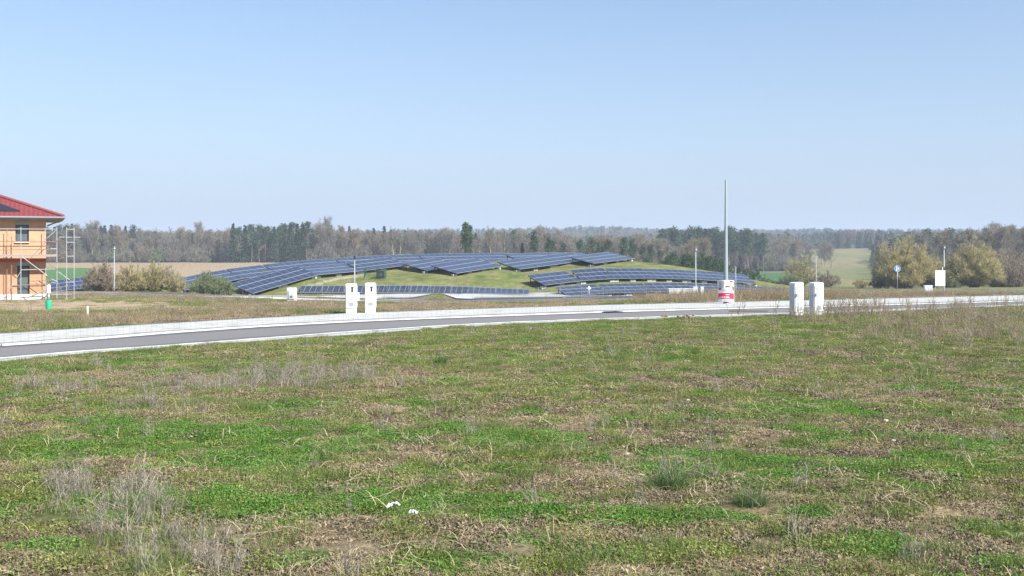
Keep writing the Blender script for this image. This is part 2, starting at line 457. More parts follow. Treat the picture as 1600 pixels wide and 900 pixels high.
def brickmat(name, a, b, mort, dirt):
    t = NT(name)
    sx = t.n('ShaderNodeSeparateXYZ'); t.l(t.coord('Object'), sx.inputs[0])
    cx = t.n('ShaderNodeCombineXYZ'); t.l(t.math('ADD', sx.outputs[0], sx.outputs[1]), cx.inputs[0]); t.l(sx.outputs[2], cx.inputs[1])
    br = t.n('ShaderNodeTexBrick'); t.l(cx.outputs[0], br.inputs['Vector'])
    br.inputs['Color1'].default_value = (*a, 1); br.inputs['Color2'].default_value = (*b, 1); br.inputs['Mortar'].default_value = (*mort, 1)
    br.inputs['Scale'].default_value = 1.0; br.inputs['Brick Width'].default_value = 0.5; br.inputs['Row Height'].default_value = 0.25; br.inputs['Mortar Size'].default_value = 0.012
    n_ = t.noise(0.9, detail=6, rough=0.7)
    c = t.mix(t.ramp(n_, [(0.45, (0, 0, 0)), (0.8, (0.8, 0.8, 0.8))]), br.outputs[0], dirt)
    return t.bsdf(c, 0.92, bump=br.outputs['Fac'], bstr=-0.4, bdist=0.01, spec=0.15)
M['brick_up'] = brickmat('upper_orange_blockwork', (0.56, 0.335, 0.205), (0.51, 0.295, 0.18), (0.5, 0.32, 0.21), (0.58, 0.39, 0.26))
M['brick_low'] = brickmat('lower_red_blockwork', (0.52, 0.285, 0.17), (0.48, 0.25, 0.145), (0.48, 0.29, 0.19), (0.57, 0.39, 0.27))
M['band'] = simple('red_ring_beam', (0.5, 0.10, 0.05), 0.85)
t = NT('red_roof_tiles')
w1 = t.n('ShaderNodeTexWave'); w1.bands_direction = 'X'; w1.inputs['Scale'].default_value = 1.05; t.l(t.coord('Object'), w1.inputs['Vector'])
w2 = t.n('ShaderNodeTexWave'); w2.bands_direction = 'Y'; w2.wave_profile = 'SAW'; w2.inputs['Scale'].default_value = 0.95; t.l(t.coord('Object'), w2.inputs['Vector'])
h = t.math('ADD', w1.outputs['Fac'], w2.outputs['Fac'])
c = t.mix(t.noise(2.0), (0.17, 0.036, 0.040), (0.225, 0.050, 0.052))
M['tiles'] = t.bsdf(c, 0.55, bump=h, bstr=0.6, bdist=0.04)
# photovoltaic cells: dark blue cells, fine pale busbars, glass coat
t = NT('photovoltaic_cells')
sx = t.n('ShaderNodeSeparateXYZ'); t.l(t.coord('Object'), sx.inputs[0])
gx = t.math('PINGPONG', t.math('MULTIPLY', sx.outputs[0], 6.0), 0.5); gy = t.math('PINGPONG', t.math('MULTIPLY', sx.outputs[1], 10.0), 0.5)
ln = t.math('LESS_THAN', t.math('MINIMUM', gx, gy), 0.03)
oi = t.n('ShaderNodeObjectInfo')
c = t.mix(oi.outputs['Random'], (0.007, 0.013, 0.036), (0.013, 0.023, 0.06))
c = t.mix(ln, c, (0.09, 0.11, 0.16))
M['cells'] = t.bsdf(c, 0.28, 0.0, spec=0.8, coat=0.5)
M['alu'] = simple('aluminium_rim', (0.42, 0.45, 0.50), 0.4, 0.5, var=0.05)

# ---------------------------------------------------------------- image-space outlines of the road, cast on the ground
def interp(pts, x):
    return np.interp(x, [p[0] for p in pts], [p[1] for p in pts])
E_near = [(-260, 590), (0, 567.5), (135, 554), (250, 546), (400, 534.5), (550, 525.5), (700, 513), (800, 507.5), (950, 501.5), (1100, 497), (1250, 492.5), (1350, 488.5), (1500, 482.5), (1600, 478.5), (1760, 473)]
E_nk = [(-260, 583), (0, 562), (135, 550), (250, 542.5), (400, 531), (550, 519.5), (700, 509.5), (800, 504.5), (950, 498.5), (1100, 493.8), (1250, 489.5), (1350, 486), (1500, 480.5), (1600, 476.5), (1760, 471)]
E_fk = [(-260, 553), (0, 540), (135, 530.5), (250, 521), (400, 510.5), (550, 502.5), (700, 496.5), (800, 493), (950, 487.5), (1100, 483.5), (1250, 480), (1350, 477.6), (1500, 473.3), (1600, 470.5), (1760, 466)]
E_far = [(-260, 530), (0, 522), (135, 513), (250, 506), (400, 497.5), (550, 489.5), (700, 484.5), (800, 481.3), (950, 476.5), (1100, 473), (1250, 469.5), (1350, 467.2), (1500, 463.5), (1600, 461), (1760, 457)]
PXS = np.linspace(-240, 1750, 120)
def solve_row(pts, xs=PXS, sm=2):
    ys = np.array([interp(pts, x) for x in xs])
    for _ in range(sm): ys[1:-1] = (ys[:-2] + 2 * ys[1:-1] + ys[2:]) / 4
    return np.array([cast(x, y, 8, 400) for x, y in zip(xs, ys)])
L_near, L_nk, L_fk, L_far = [solve_row(e) for e in (E_near, E_nk, E_fk, E_far)]

def ribbon(name, A_, B_, mat, z=0.0, skirt=0.0, parent=None, nw=4, uv=True):
    """strip between two polylines, draped on the ground, optional vertical skirt"""
    m_ = len(A_); V = []; UV = []
    s_ = np.concatenate([[0], np.cumsum(np.linalg.norm(np.diff(A_[:, :2], axis=0), axis=1))])
    for i in range(m_):
        w_ = np.linalg.norm((B_[i] - A_[i])[:2])
        for j in range(nw + 1):
            p = A_[i] + (B_[i] - A_[i]) * j / nw
            V.append((p[0], p[1], 0)); UV.append((s_[i], w_ * j / nw))
    V = np.array(V); V[:, 2] = gz(V[:, 0], V[:, 1]) + z
    k = nw + 1
    Fc = [(i * k + j, (i + 1) * k + j, (i + 1) * k + j + 1, i * k + j + 1) for i in range(m_ - 1) for j in range(nw)]
    UV = list(UV)
    if skirt:
        for j in (0, nw):
            b0 = len(V)
            low = V[[i * k + j for i in range(m_)]].copy(); low[:, 2] -= skirt
            V = np.vstack([V, low]); UV += [UV[i * k + j] for i in range(m_)]
            for i in range(m_ - 1): Fc.append((i * k + j, (i + 1) * k + j, b0 + i + 1, b0 + i))
    me = mesh_np(name, V, Fc)
    uvl = me.uv_layers.new(name='UVMap'); UV = np.array(UV, np.float32)
    li = np.empty(len(me.loops), np.int32); me.loops.foreach_get('vertex_index', li)
    uvl.data.foreach_set('uv', UV[li].ravel())
    return link(name, me, mat, parent)

# ---------------------------------------------------------------- land cover
def gauss(px, py, spots, soft=1.0):
    """union of soft ellipses; coordinates are fixed points of the ground"""
    v = np.zeros(np.shape(px))
    for cx, cy, rx, ry in spots:
        d = ((px - cx) / rx) ** 2 + ((py - cy) / ry) ** 2
        v = np.maximum(v, 1 - d ** 0.5)
    return v
GREEN = [(330, 700, 360, 66), (300, 780, 240, 40), (590, 780, 270, 34), (80, 700, 150, 34), (800, 690, 140, 26), (860, 800, 170, 26), (1380, 725, 210, 38), (1250, 640, 110, 20), (1480, 745, 140, 32),
         (1110, 735, 130, 24), (1030, 705, 90, 20), (720, 880, 150, 26), (1370, 842, 80, 16), (1180, 802, 190, 20), (1010, 815, 80, 12), (1560, 830, 70, 20), (500, 870, 90, 20),
         (430, 640, 90, 14), (1240, 720, 100, 18), (180, 560, 120, 12), (930, 870, 80, 12), (1080, 860, 70, 14), (860, 850, 60, 12), (1540, 700, 90, 22), (1430, 610, 90, 8), (60, 860, 50, 20), (520, 690, 130, 22), (700, 740, 160, 18), (690, 600, 60, 8)]
SOIL = [(640, 850, 130, 20), (1180, 680, 70, 12), (1385, 658, 40, 9), (880, 745, 80, 13), (590, 730, 70, 10), (1280, 778, 130, 15), (1000, 793, 110, 14), (1150, 890, 260, 22), (800, 815, 90, 10), (840, 655, 160, 14),
        (560, 660, 140, 12), (60, 665, 90, 10), (1500, 800, 110, 15), (520, 845, 60, 16), (200, 590, 90, 14), (1080, 600, 160, 12), (1450, 880, 120, 18), (960, 740, 60, 12), (1300, 700, 60, 9), (1370, 760, 60, 10), (770, 745, 60, 9), (640, 640, 90, 7), (1330, 600, 120, 10)]
GREY = [(170, 800, 150, 62), (250, 860, 160, 60), (370, 870, 60, 50), (380, 600, 240, 16), (520, 590, 120, 14), (80, 610, 90, 14), (260, 640, 120, 10), (1080, 745, 60, 14), (960, 745, 40, 16)]
def to_img(x, y):
    Y = np.maximum(y, 0.5)
    return 800 + F * x / Y, HOR - F * gz(x, y) / Y
def cover(x, y, px, py):
    """green, soil, grey weights of the foreground meadow"""
    warp = (fbm(x * 0.8, y * 0.8, 5) - 0.5); w2 = (fbm(x * 2.7, y * 2.7, 9) - 0.5); w3 = fbm(x * 6.0, y * 6.0, 31) - 0.5
    g = gauss(px, py, GREEN) * 1.1 + warp * 1.5 + w2 * 1.5 + w3 * 0.7
    g = sstep(-0.10, 0.26, g - 0.17)
    s = gauss(px, py, SOIL) * 1.1 - (fbm(x * 1.1, y * 1.1, 15) - 0.5) * 1.1 - w2 * 1.1 + w3 * 0.8
    s = sstep(0.0, 0.35, s - 0.22)
    r = gauss(px, py, GREY) + (fbm(x * 1.5, y * 1.5, 22) - 0.5) * 0.6 + w3 * 0.3
    r = sstep(0.12, 0.4, r)
    return g, s, r

# ---------------------------------------------------------------- ground sheet
rows = np.concatenate([np.linspace(-40, 4.0, 12), np.exp(np.linspace(math.log(4.2), math.log(60), 300)), np.exp(np.linspace(math.log(60.6), math.log(260), 230)), np.exp(np.linspace(math.log(262), math.log(3200), 150))])
us = np.concatenate([-np.exp(np.linspace(math.log(6), math.log(0.62), 22)), np.linspace(-0.6, 0.6, 560), np.exp(np.linspace(math.log(0.62), math.log(6), 22))])
YY, UU = np.meshgrid(rows, us, indexing='ij')
XX = UU * np.maximum(YY, 4.2)
px, py = to_img(XX, YY)
ZS = gz(XX, YY)
e_n = interp(E_near, px); e_f = interp(E_far, px)
fore = sstep(0.5, 7, py - e_n) * (YY < 62)
back = sstep(0.5, 4, e_f - py) * (YY < 90)
rel = (fbm(XX * 0.7, YY * 0.7, 3, 3) - 0.5) * 0.10 + (fbm(XX * 3.1, YY * 3.1, 4, 4) - 0.5) * 0.075
relb = (fbm(XX * 0.25, YY * 0.25, 8, 3) - 0.5) * 0.25
ZZ = ZS + rel * fore + relb * sstep(2, 8, e_f - py) * (YY < 72) * 0.5 + (fbm(XX * 0.12, YY * 0.12, 12, 3) - 0.5) * 0.35 * sstep(300, 400, YY)
carve = sstep(0.3, 2.5, e_n - py) * sstep(0.2, 1.8, py - e_f) * (YY < 130) * (YY > 8)
ZZ = ZZ - 0.16 * carve
def relief_at(x, y):
    px_, py_ = to_img(x, y)
    f_ = sstep(0.5, 7, py_ - interp(E_near, px_)) * (y < 62)
    b_ = sstep(2, 8, interp(E_far, px_) - py_) * (y < 72) * 0.5
    return ((fbm(x * 0.7, y * 0.7, 3, 3) - 0.5) * 0.10 + (fbm(x * 3.1, y * 3.1, 4, 4) - 0.5) * 0.075) * f_ + (fbm(x * 0.25, y * 0.25, 8, 3) - 0.5) * 0.25 * b_
def gzr(x, y): return gz(x, y) + relief_at(x, y)
# albedo by land use
C = np.zeros(XX.shape + (3,))
def lay(mask, col):
    global C
    C = C * (1 - mask[..., None]) + np.array(col) * mask[..., None]
nA = fbm(XX * 0.5, YY * 0.5, 40); nB = fbm(XX * 0.06, YY * 0.06, 41); nC = fbm(XX * 1.7, YY * 1.7, 43)
lay(np.ones(XX.shape), (0.125, 0.115, 0.062))
g_, s_, r_ = cover(XX, YY, px, py)
fo = ((py > e_n - 2) & (YY < 62)).astype(float)
lay(fo, (0.155, 0.135, 0.085)); lay(fo * sstep(0.42, 0.62, nA), (0.115, 0.11, 0.055)); lay(fo * r_ * 0.5, (0.15, 0.13, 0.10)); lay(fo * s_ * 0.8, (0.24, 0.195, 0.13)); lay(fo * s_ * sstep(0.45, 0.6, nC), (0.14, 0.115, 0.075)); lay(fo * g_ * (1 - s_) * 0.8, (0.075, 0.105, 0.032))
mid = ((py < e_f + 2) & (YY < 126) & (YY > 30)).astype(float)
lay(mid, (0.19, 0.15, 0.10)); lay(mid * sstep(0.45, 0.6, nB) * 0.8, (0.15, 0.135, 0.075)); lay(mid * sstep(0.5, 0.65, nA) * 0.5, (0.11, 0.12, 0.05))
# bare pale building soil by the house, grass strip in front of it
lay(sstep(-0.2, 0.15, 1 - (((px - 95) / 215) ** 2 + ((py - 478) / 9.5) ** 2) ** 0.5 + (nC - 0.5) * 0.9 + (nA - 0.5) * 0.8) * (YY < 90) * 0.9, (0.33, 0.27, 0.195))
lay(sstep(-0.1, 0.2, 1 - (((px - 60) / 150) ** 2 + ((py - 489) / 4.5) ** 2) ** 0.5 + (nC - 0.5) * 0.6) * (YY < 70), (0.09, 0.125, 0.045))
lay(sstep(-0.1, 0.2, 1 - (((px - 200) / 190) ** 2 + ((py - 466) / 4) ** 2) ** 0.5 + (nC - 0.5) * 0.6) * (YY < 130) * (YY > 70), (0.12, 0.13, 0.06))
# mound turf
mo = ((YY >= 126) & (YY < 185) & (px > 230)).astype(float)
lay(mo, (0.125, 0.15, 0.052)); lay(mo * sstep(0.40, 0.62, fbm(XX * 0.16, YY * 0.3, 51)), (0.17, 0.18, 0.075)); lay(mo * sstep(0.48, 0.66, fbm(XX * 0.5, YY * 0.5, 52)), (0.085, 0.12, 0.035)); lay(mo * sstep(0.55, 0.7, fbm(XX * 0.9, YY * 0.9, 53)) * 0.6, (0.22, 0.2, 0.11))
# gravel track over the mound
trk = [(455, 452), (486, 446.5), (505, 441), (530, 435), (560, 431), (600, 428.5)]
dt = np.abs(py - interp(trk, px)); lay(((px > 480) & (px < 575) & (YY > 126) & (YY < 160)) * (1 - sstep(1.0, 2.3, dt)) * 0.8, (0.34, 0.31, 0.25))
far = (YY >= 185).astype(float)
lay(far, (0.10, 0.115, 0.05))
lay(far * (px < 620) * (YY < 470), (0.30, 0.24, 0.165))
lay(far * (px < 146) * (YY < 372), (0.075, 0.16, 0.05))
lay(far * (px < 620) * (YY >= 372) * (YY < 470) * sstep(0.4, 0.6, fbm(XX * 0.02, YY * 0.15, 61)) * 0.5, (0.27, 0.20, 0.13))
lay(far * (px > 1050) * (px < 1262) * (YY < 455), (0.055, 0.13, 0.045))
lay(far * (px > 1050) * (px < 1262) * (YY >= 440) * (YY < 475), (0.17, 0.15, 0.09))
hill = far * (px >= 1245) * (px < 1372) * (YY > 250) * (YY < 830)
lay(hill, (0.155, 0.165, 0.075)); lay(hill * sstep(0.35, 0.65, fbm(XX * 0.02, YY * 0.008, 63)), (0.20, 0.185, 0.095))
lay(far * (YY > 470) * (1 - np.minimum(hill * 5, 1)) * ((px < 1262) | (px > 1372)), (0.10, 0.08, 0.055))
V = np.stack([XX, YY, ZZ], -1).reshape(-1, 3)
nr, nc = XX.shape
ii = np.arange((nr - 1) * (nc - 1)); r0 = ii // (nc - 1); c0 = ii % (nc - 1); a0 = r0 * nc + c0
Fc = np.stack([a0, a0 + 1, a0 + nc + 1, a0 + nc], 1)
me = mesh_np('ground', V, Fc, smooth=True, attrs={'cover': C.reshape(-1, 3)})
tag(link('ground', me, M['ground']), kind='structure')

# ---------------------------------------------------------------- main road
tag(ribbon('road', L_nk, L_fk, M['asphalt'], z=0.0, skirt=0.25), kind='structure')
pav = tag(ribbon('pavement', L_fk + 0, L_far, M['pavers'], z=0.03, skirt=0.3, nw=6), kind='structure')
ver = tag(ribbon('paved_verge', L_near, L_nk, M['pavers'], z=0.02, skirt=0.3, nw=3), kind='structure')
def resample(L, step, y_lim=75):
    L = L[L[:, 1] < y_lim]
    s = np.concatenate([[0], np.cumsum(np.linalg.norm(np.diff(L[:, :2], axis=0), axis=1))])
    q = np.arange(0, s[-1], step)
    return np.stack([np.interp(q, s, L[:, i]) for i in range(3)], 1)
def kerb(parent, L, name, side, z, width=0.16, pale=True):
    """row of kerb stones along a polyline, each a piece of its own"""
    Q = resample(L, 1.0)
    proto = MB(); proto.box((0.5, 0, 0), (0.985, width, 0.2))
    me_ = proto.mesh(name); me_.materials.append(M['kerb'])
    for a, b in zip(Q[:-1], Q[1:]):
        d = b - a; d[2] = gz1(b[0], b[1]) - gz1(a[0], a[1])
        o = bpy.data.objects.new(name, me_); COL.objects.link(o); o.parent = parent
        nrm = np.array([-d[1], d[0], 0]) / np.hypot(d[0], d[1]) * side
        o.location = (a[0] + nrm[0] * width / 2, a[1] + nrm[1] * width / 2, gz1(a[0], a[1]) + z - 0.1 + random.uniform(-.003, .003))
        o.rotation_euler = (0, -math.atan2(d[2], np.hypot(d[0], d[1])), math.atan2(d[1], d[0]))
kerb(ver, L_nk, 'kerb_stone', 1, 0.028)
kerb(pav, L_fk, 'kerb_stone', -1, 0.04)
# drain cover and patch in the road
d0 = cast(958, 488.4, 10, 200)
o = empty('drain_grate', (d0[0], d0[1], d0[2]), 0.62); tag(o, 'dark iron drain grate at the far kerb of the road', 'drain grate')
b = MB(); b.box((0, 0, 0.014), (0.75, 0.5, 0.028)); b.build('frame', M['dark'], o)
for i in range(7):
    b = MB(); b.box((-0.3 + i * 0.1, 0, 0.035), (0.05, 0.42, 0.02)); b.build('bar', M['blackish'], o)
qa = np.array([cast(x, 485.2 + (1180 - x) * -0.004, 10, 200) for x in np.linspace(1140, 1200, 8)]); qb = np.array([cast(x, 487.4, 10, 200) for x in np.linspace(1140, 1200, 8)])
M['patch'] = simple('brown_road_stain', (0.12, 0.085, 0.07), 0.9, var=0.3)
tag(ribbon('road_patch', qb, qa, M['patch'], z=0.006), kind='structure')

# ---------------------------------------------------------------- back road, paved bays
xs = np.linspace(-200, 1800, 90)
bn = [(-200, 458.5), (120, 459.5), (180, 461), (300, 463.5), (400, 467), (520, 470.5), (620, 472.5), (740, 472), (850, 470.5), (960, 467.5), (1060, 464), (1200, 460), (1400, 457.5), (1600, 456), (1800, 455)]
bf = [(-200, 456), (120, 457), (180, 457.8), (300, 459.3), (400, 461.8), (520, 464.8), (620, 469.2), (740, 469), (850, 467), (960, 463.5), (1060, 460.5), (1200, 457.3), (1400, 455.2), (1600, 454), (1800, 453)]
def srow(pts): return solve_row(pts, xs, 1)
Bn, Bf = srow(bn), srow(bf)
Bn2, Bf2 = Bn + (Bf - Bn) * 0.24, Bn + (Bf - Bn) * 0.80
br_ = tag(ribbon('back_road', Bn2, Bf2, M['asphalt'], z=0.03, skirt=0.3), kind='structure')
tag(ribbon('back_road_near_kerb', Bn, Bn2, M['kerb'], z=0.045, skirt=0.4, nw=1), kind='structure')
tag(ribbon('back_road_far_kerb', Bf2, Bf, M['kerb'], z=0.05, skirt=0.4, nw=1), kind='structure')
def bay(name, xs_, top, bot, z=0.08):
    A_ = np.array([cast(x, interp(bot, x), 30, 300) for x in xs_]); B_ = np.array([cast(x, interp(top, x), 30, 300) for x in xs_])
    return tag(ribbon(name, A_, B_, M['pavers'], z=z, skirt=0.4), kind='structure')
bay('paved_bay', np.linspace(495, 672, 20), [(495, 465), (545, 460.5), (672, 460)], [(495, 465.5), (545, 467.5), (600, 468.6), (640, 467.8), (672, 461)])
bay('paved_bay', np.linspace(694, 880, 20), [(694, 460), (880, 457.5)], [(694, 460.5), (712, 467.5), (740, 468.8), (850, 466.7), (880, 465.8)])
bay('paved_bay', np.linspace(880, 986, 16), [(880, 457.5), (900, 459), (986, 462.6)], [(880, 465.8), (930, 464.4), (986, 463)])

# ---------------------------------------------------------------- solar tables
mod = MB()
# glass slab with a recessed field and an aluminium rim, 1 x 1 unit
def unit_module(portrait_w=1.0):
    b = MB(); r = 0.034
    b.box((0.5, r / 2, 0.02), (1, r, 0.04), m=1); b.box((0.5, 1 - r / 2, 0.02), (1, r, 0.04), m=1)
    b.box((0.009, 0.5, 0.02), (0.018, 1 - 2 * r, 0.04), m=1); b.box((1 - 0.009, 0.5, 0.02), (0.018, 1 - 2 * r, 0.04), m=1)
    b.add([(0.018, r, 0.03), (0.982, r, 0.03), (0.982, 1 - r, 0.03), (0.018, 1 - r, 0.03)], [(0, 1, 2, 3)], 0)
    b.add([(0.018, r, 0.004), (0.982, r, 0.004), (0.982, 1 - r, 0.004), (0.018, 1 - r, 0.004)], [(3, 2, 1, 0)], 2)
    me_ = b.mesh('module')
    for k in ('cells', 'alu', 'blackish'): me_.materials.append(M[k])
    return me_
MODULE = unit_module()
def solar_table(T):
    p, ex, ey = T['p'], T['ex'], T['ey']
    nz = np.cross(ex, ey); nz /= np.linalg.norm(nz)
    root = empty(T['name'], (p[0], p[1], gz1(p[0], p[1])))
    low = T['rows'] == 1
    tag(root, T['label'], 'solar modules' if low else 'solar table', 'low row of modules along the foot of the slope' if low else 'solar tables of the array on the grass mound')
    off = Vector(root.location)
    w, l = T['W'] / T['cols'], T['L'] / T['rows']
    gx = 0.985 if not low else 0.93
    for j in range(T['rows']):
        for i in range(T['cols']):
            o = bpy.data.objects.new('module', MODULE); COL.objects.link(o); o.parent = root
            q = p + ex * (i * w + w * (1 - gx) / 2) + ey * (j * l + l * 0.012)
            m4 = Matrix(((ex[0] * w * gx, ey[0] * l * 0.972, nz[0], q[0] - off.x), (ex[1] * w * gx, ey[1] * l * 0.972, nz[1], q[1] - off.y), (ex[2] * w * gx, ey[2] * l * 0.972, nz[2], q[2] - off.z), (0, 0, 0, 1)))
            o.matrix_local = m4
    fr = MB(); W, L = T['W'], T['L']
    loc = lambda a, b_, dz=0.0: Vector(p + ex * a + ey * b_ - nz * dz) - off
    for b_ in ([0.12, 0.5, 0.88] if not low else [0.2, 0.8]):
        fr.tube(loc(0, L * b_, 0.06), loc(W, L * b_, 0.06), 0.045, n=4)
    npost = max(2, int(W / 2.6) + 1)
    for i in range(npost):
        a = 0.25 + (W - 0.5) * i / (npost - 1)
        fr.tube(loc(a, 0.05, 0.14), loc(a, L - 0.05, 0.14), 0.055, n=4)
        for b_ in (0.14, 0.86):
            top = loc(a, L * b_, 0.16); wx = top + off
            g = gz1(wx.x, wx.y) - off.z - 0.1
            if top.z - g > 0.05: fr.tube((top.x, top.y, g), top, 0.05, n=6)
            if not low and b_ < 0.5:
                f_ = MB(); f_.box((top.x, top.y, g + 0.17), (0.75, 0.42, 0.34), rz=math.atan2(ex[1], ex[0])); f_.build('concrete_foot', M['foot'], root)
        if not low: fr.tube(loc(a, L * 0.14, 0.16) + Vector((0, 0, -0.2)), loc(a, L * 0.86, 0.2), 0.03, n=4)
    fr.build('support_frame', M['blackish'], root)
    return root
clear = []
for T in TABLES:
    solar_table(T)
    for a in (0.02, 0.5, 0.98):
        for b_ in (0.0, 0.5, 1.0):
            q = T['p'] + T['ex'] * T['W'] * a + T['ey'] * T['L'] * b_
            clear.append(q[2] - gz1(q[0], q[1]))
    print('TABLE', T['label'][:40], 'W %.1f L %.2f tilt %.0f cols %d Y %.0f' % (T['W'], T['L'], math.degrees(math.asin(T['ey'][2])), T['cols'], T['p'][1]), 'clr %.2f..%.2f' % (min(clear[-9:]), max(clear[-9:])))

# ---------------------------------------------------------------- house under construction
def ground_at(px_, Y):
    x = (px_ - 800) / F * Y
    return x, Y, gz1(x, Y)
def zpx(py_, Y): return -(py_ - HOR) / F * Y
def xpx(px_, Y): return (px_ - 800) / F * Y
HY = 74.5
xr = xpx(72, HY); xl = xr - 12.5; zb = zpx(470, HY); zp = zpx(459, HY); zm = zpx(405.5, HY); ze = zpx(342, HY)
house = empty('house', ((xl + xr) / 2, HY + 4.5, zb)); tag(house, 'unfinished orange block house with low red hipped roof behind scaffolding', 'house')
ho = Vector(house.location)
def hb(): return MB()
def local(o):       # parts are built in world coordinates, shift them into the house's frame
    o.location = -ho; return o
# front walls as blocks around real openings
def wall_with_holes(name, z0, z1, holes, mat, y0=HY, th=0.36):
    b = MB(); xs_ = [xl] + [v for h_ in holes for v in h_[:2]] + [xr]
    for i in range(0, len(xs_), 2): b.box(((xs_[i] + xs_[i + 1]) / 2, y0 + th / 2, (z0 + z1) / 2), (xs_[i + 1] - xs_[i], th, z1 - z0))
    for x0, x1, a, c_ in holes:
        if a > z0: b.box(((x0 + x1) / 2, y0 + th / 2, (z0 + a) / 2), (x1 - x0, th, a - z0))
        if c_ < z1: b.box(((x0 + x1) / 2, y0 + th / 2, (c_ + z1) / 2), (x1 - x0, th, z1 - c_))
    b.box((xr - th / 2, y0 + th + 4.3, (z0 + z1) / 2), (th, 8.6, z1 - z0)); b.box((xl + th / 2, y0 + th + 4.3, (z0 + z1) / 2), (th, 8.6, z1 - z0))
    b.box(((xl + xr) / 2, y0 + th + 8.6 + th / 2, (z0 + z1) / 2), (xr - xl, th, z1 - z0))
    return local(b.build(name, mat, house))
W1 = (xpx(28.5, HY), xpx(47.5, HY), zpx(378, HY), zpx(345.5, HY))
W2 = (xpx(31, HY), xpx(48.5, HY), zpx(460.5, HY), zpx(409, HY))
W3 = (xpx(-60, HY), xpx(-25, HY), zpx(378, HY), zpx(345.5, HY))
tag(wall_with_holes('upper_wall', zm + 0.06, ze + 0.25, [W3, W1], M['brick_up']), 'orange upper storey blockwork')
tag(wall_with_holes('lower_wall', zp, zm - 0.16, [W2], M['brick_low']), 'redder ground floor blockwork')
b = MB(); b.box(((xl + xr) / 2, HY + 4.45, zm - 0.05), (xr - xl + 0.02, 8.94, 0.22)); local(b.build('ring_beam', M['band'], house))
b = MB(); b.box(((xl + xr) / 2, HY + 4.47, (zb + zp) / 2 - 0.5), (xr - xl + 0.10, 8.98, zp - zb + 1.0 - 0.004)); local(b.build('plinth', M['stucco'], house))
def window(h_, door=False):
    x0, x1, z0, z1 = h_; y = HY + 0.2
    w_ = MB()
    for c_, d_ in (((x0 + 0.05, y, (z0 + z1) / 2), (0.09, 0.09, z1 - z0)), ((x1 - 0.05, y, (z0 + z1) / 2), (0.09, 0.09, z1 - z0)), (((x0 + x1) / 2, y, z0 + 0.045), (x1 - x0 - 0.19, 0.088, 0.09)), (((x0 + x1) / 2, y, z1 - 0.32), (x1 - x0 - 0.19, 0.088, 0.10))): w_.box(c_, d_)
    fr_ = local(w_.build('window', M['frame'], house))
    g_m = MB(); g_m.box(((x0 + x1) / 2, y + 0.01, (z0 + z1) / 2 - 0.13), (x1 - x0 - 0.19, 0.02, z1 - z0 - 0.45)); g_m.build('pane', M['glass'], fr_)
    s_m = MB(); s_m.box(((x0 + x1) / 2, HY + 0.12, z1 - 0.13), (x1 - x0 - 0.004, 0.30, 0.27)); s_m.build('shutter_box', M['shutter'], fr_)
    if not door:
        s_m = MB(); s_m.box(((x0 + x1) / 2, HY + 0.03, z0 - 0.03), (x1 - x0 + 0.1, 0.32, 0.05)); s_m.build('sill', M['sill'], fr_)
        c_m = MB()
        for i in range(9):
            xx = x0 + 0.22 + i * (x1 - x0 - 0.36) / 9 * 0.85
            c_m.box((xx, y + 0.10 + 0.015 * (i % 2), (z0 + z1) / 2 - 0.15), (0.062, 0.02, z1 - z0 - 0.5))
        c_m.build('curtain', M['curtain'], fr_)
    return fr_
window(W1); window(W3); window(W2, True)
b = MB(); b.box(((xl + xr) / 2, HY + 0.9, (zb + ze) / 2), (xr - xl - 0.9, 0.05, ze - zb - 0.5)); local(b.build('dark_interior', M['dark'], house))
# roof
ov = 0.95; rx0, rx1, ry0, ry1 = xl - ov, xr + ov + 0.15, HY - 0.78, HY + 9.9
tp = math.tan(R(20)); hd = (ry1 - ry0) / 2; zt = ze + 0.14; zr = zt + hd * tp
k0 = (rx0 + hd, (ry0 + ry1) / 2, zr); k1 = (rx1 - hd, (ry0 + ry1) / 2, zr)
b = MB(); b.add([(rx0, ry0, zt), (rx1, ry0, zt), (rx1, ry1, zt), (rx0, ry1, zt), k0, k1], [(0, 1, 5, 4), (1, 2, 5), (2, 3, 4, 5), (3, 0, 4)])
b.add([(rx0, ry0, zt - 0.05), (rx1, ry0, zt - 0.05), (rx1, ry1, zt - 0.05), (rx0, ry1, zt - 0.05)], [(3, 2, 1, 0)])
roof = local(b.build('roof', M['tiles'], house))
b = MB(); b.box(((rx0 + rx1) / 2, (ry0 + ry1) / 2, zt - 0.13), (rx1 - rx0 - 0.1, ry1 - ry0 - 0.1, 0.14)); b.build('eaves_board', M['shutter'], roof)
cr = Vector((rx1, ry0, zt)); kv = Vector(k1); nrt = 26
rt = MB(); rt.tube((0, 0, 0), (0.40, 0, 0), 0.11, 0.135, n=8); rme = rt.mesh('ridge_tile'); rme.materials.append(M['ridge'])
def ridge_row(a, c_, cnt):
    d = (c_ - a)
    for i in range(cnt):
        o = bpy.data.objects.new('ridge_tile', rme); COL.objects.link(o); o.parent = roof
        o.location = a + d * (i / cnt) + Vector((0, 0, 0.05)); o.rotation_euler = d.to_track_quat('X', 'Z').to_euler(); o.scale = (d.length / cnt / 0.38, 1, 1)
ridge_row(cr, kv, 20); ridge_row(kv, Vector(k0), 6)
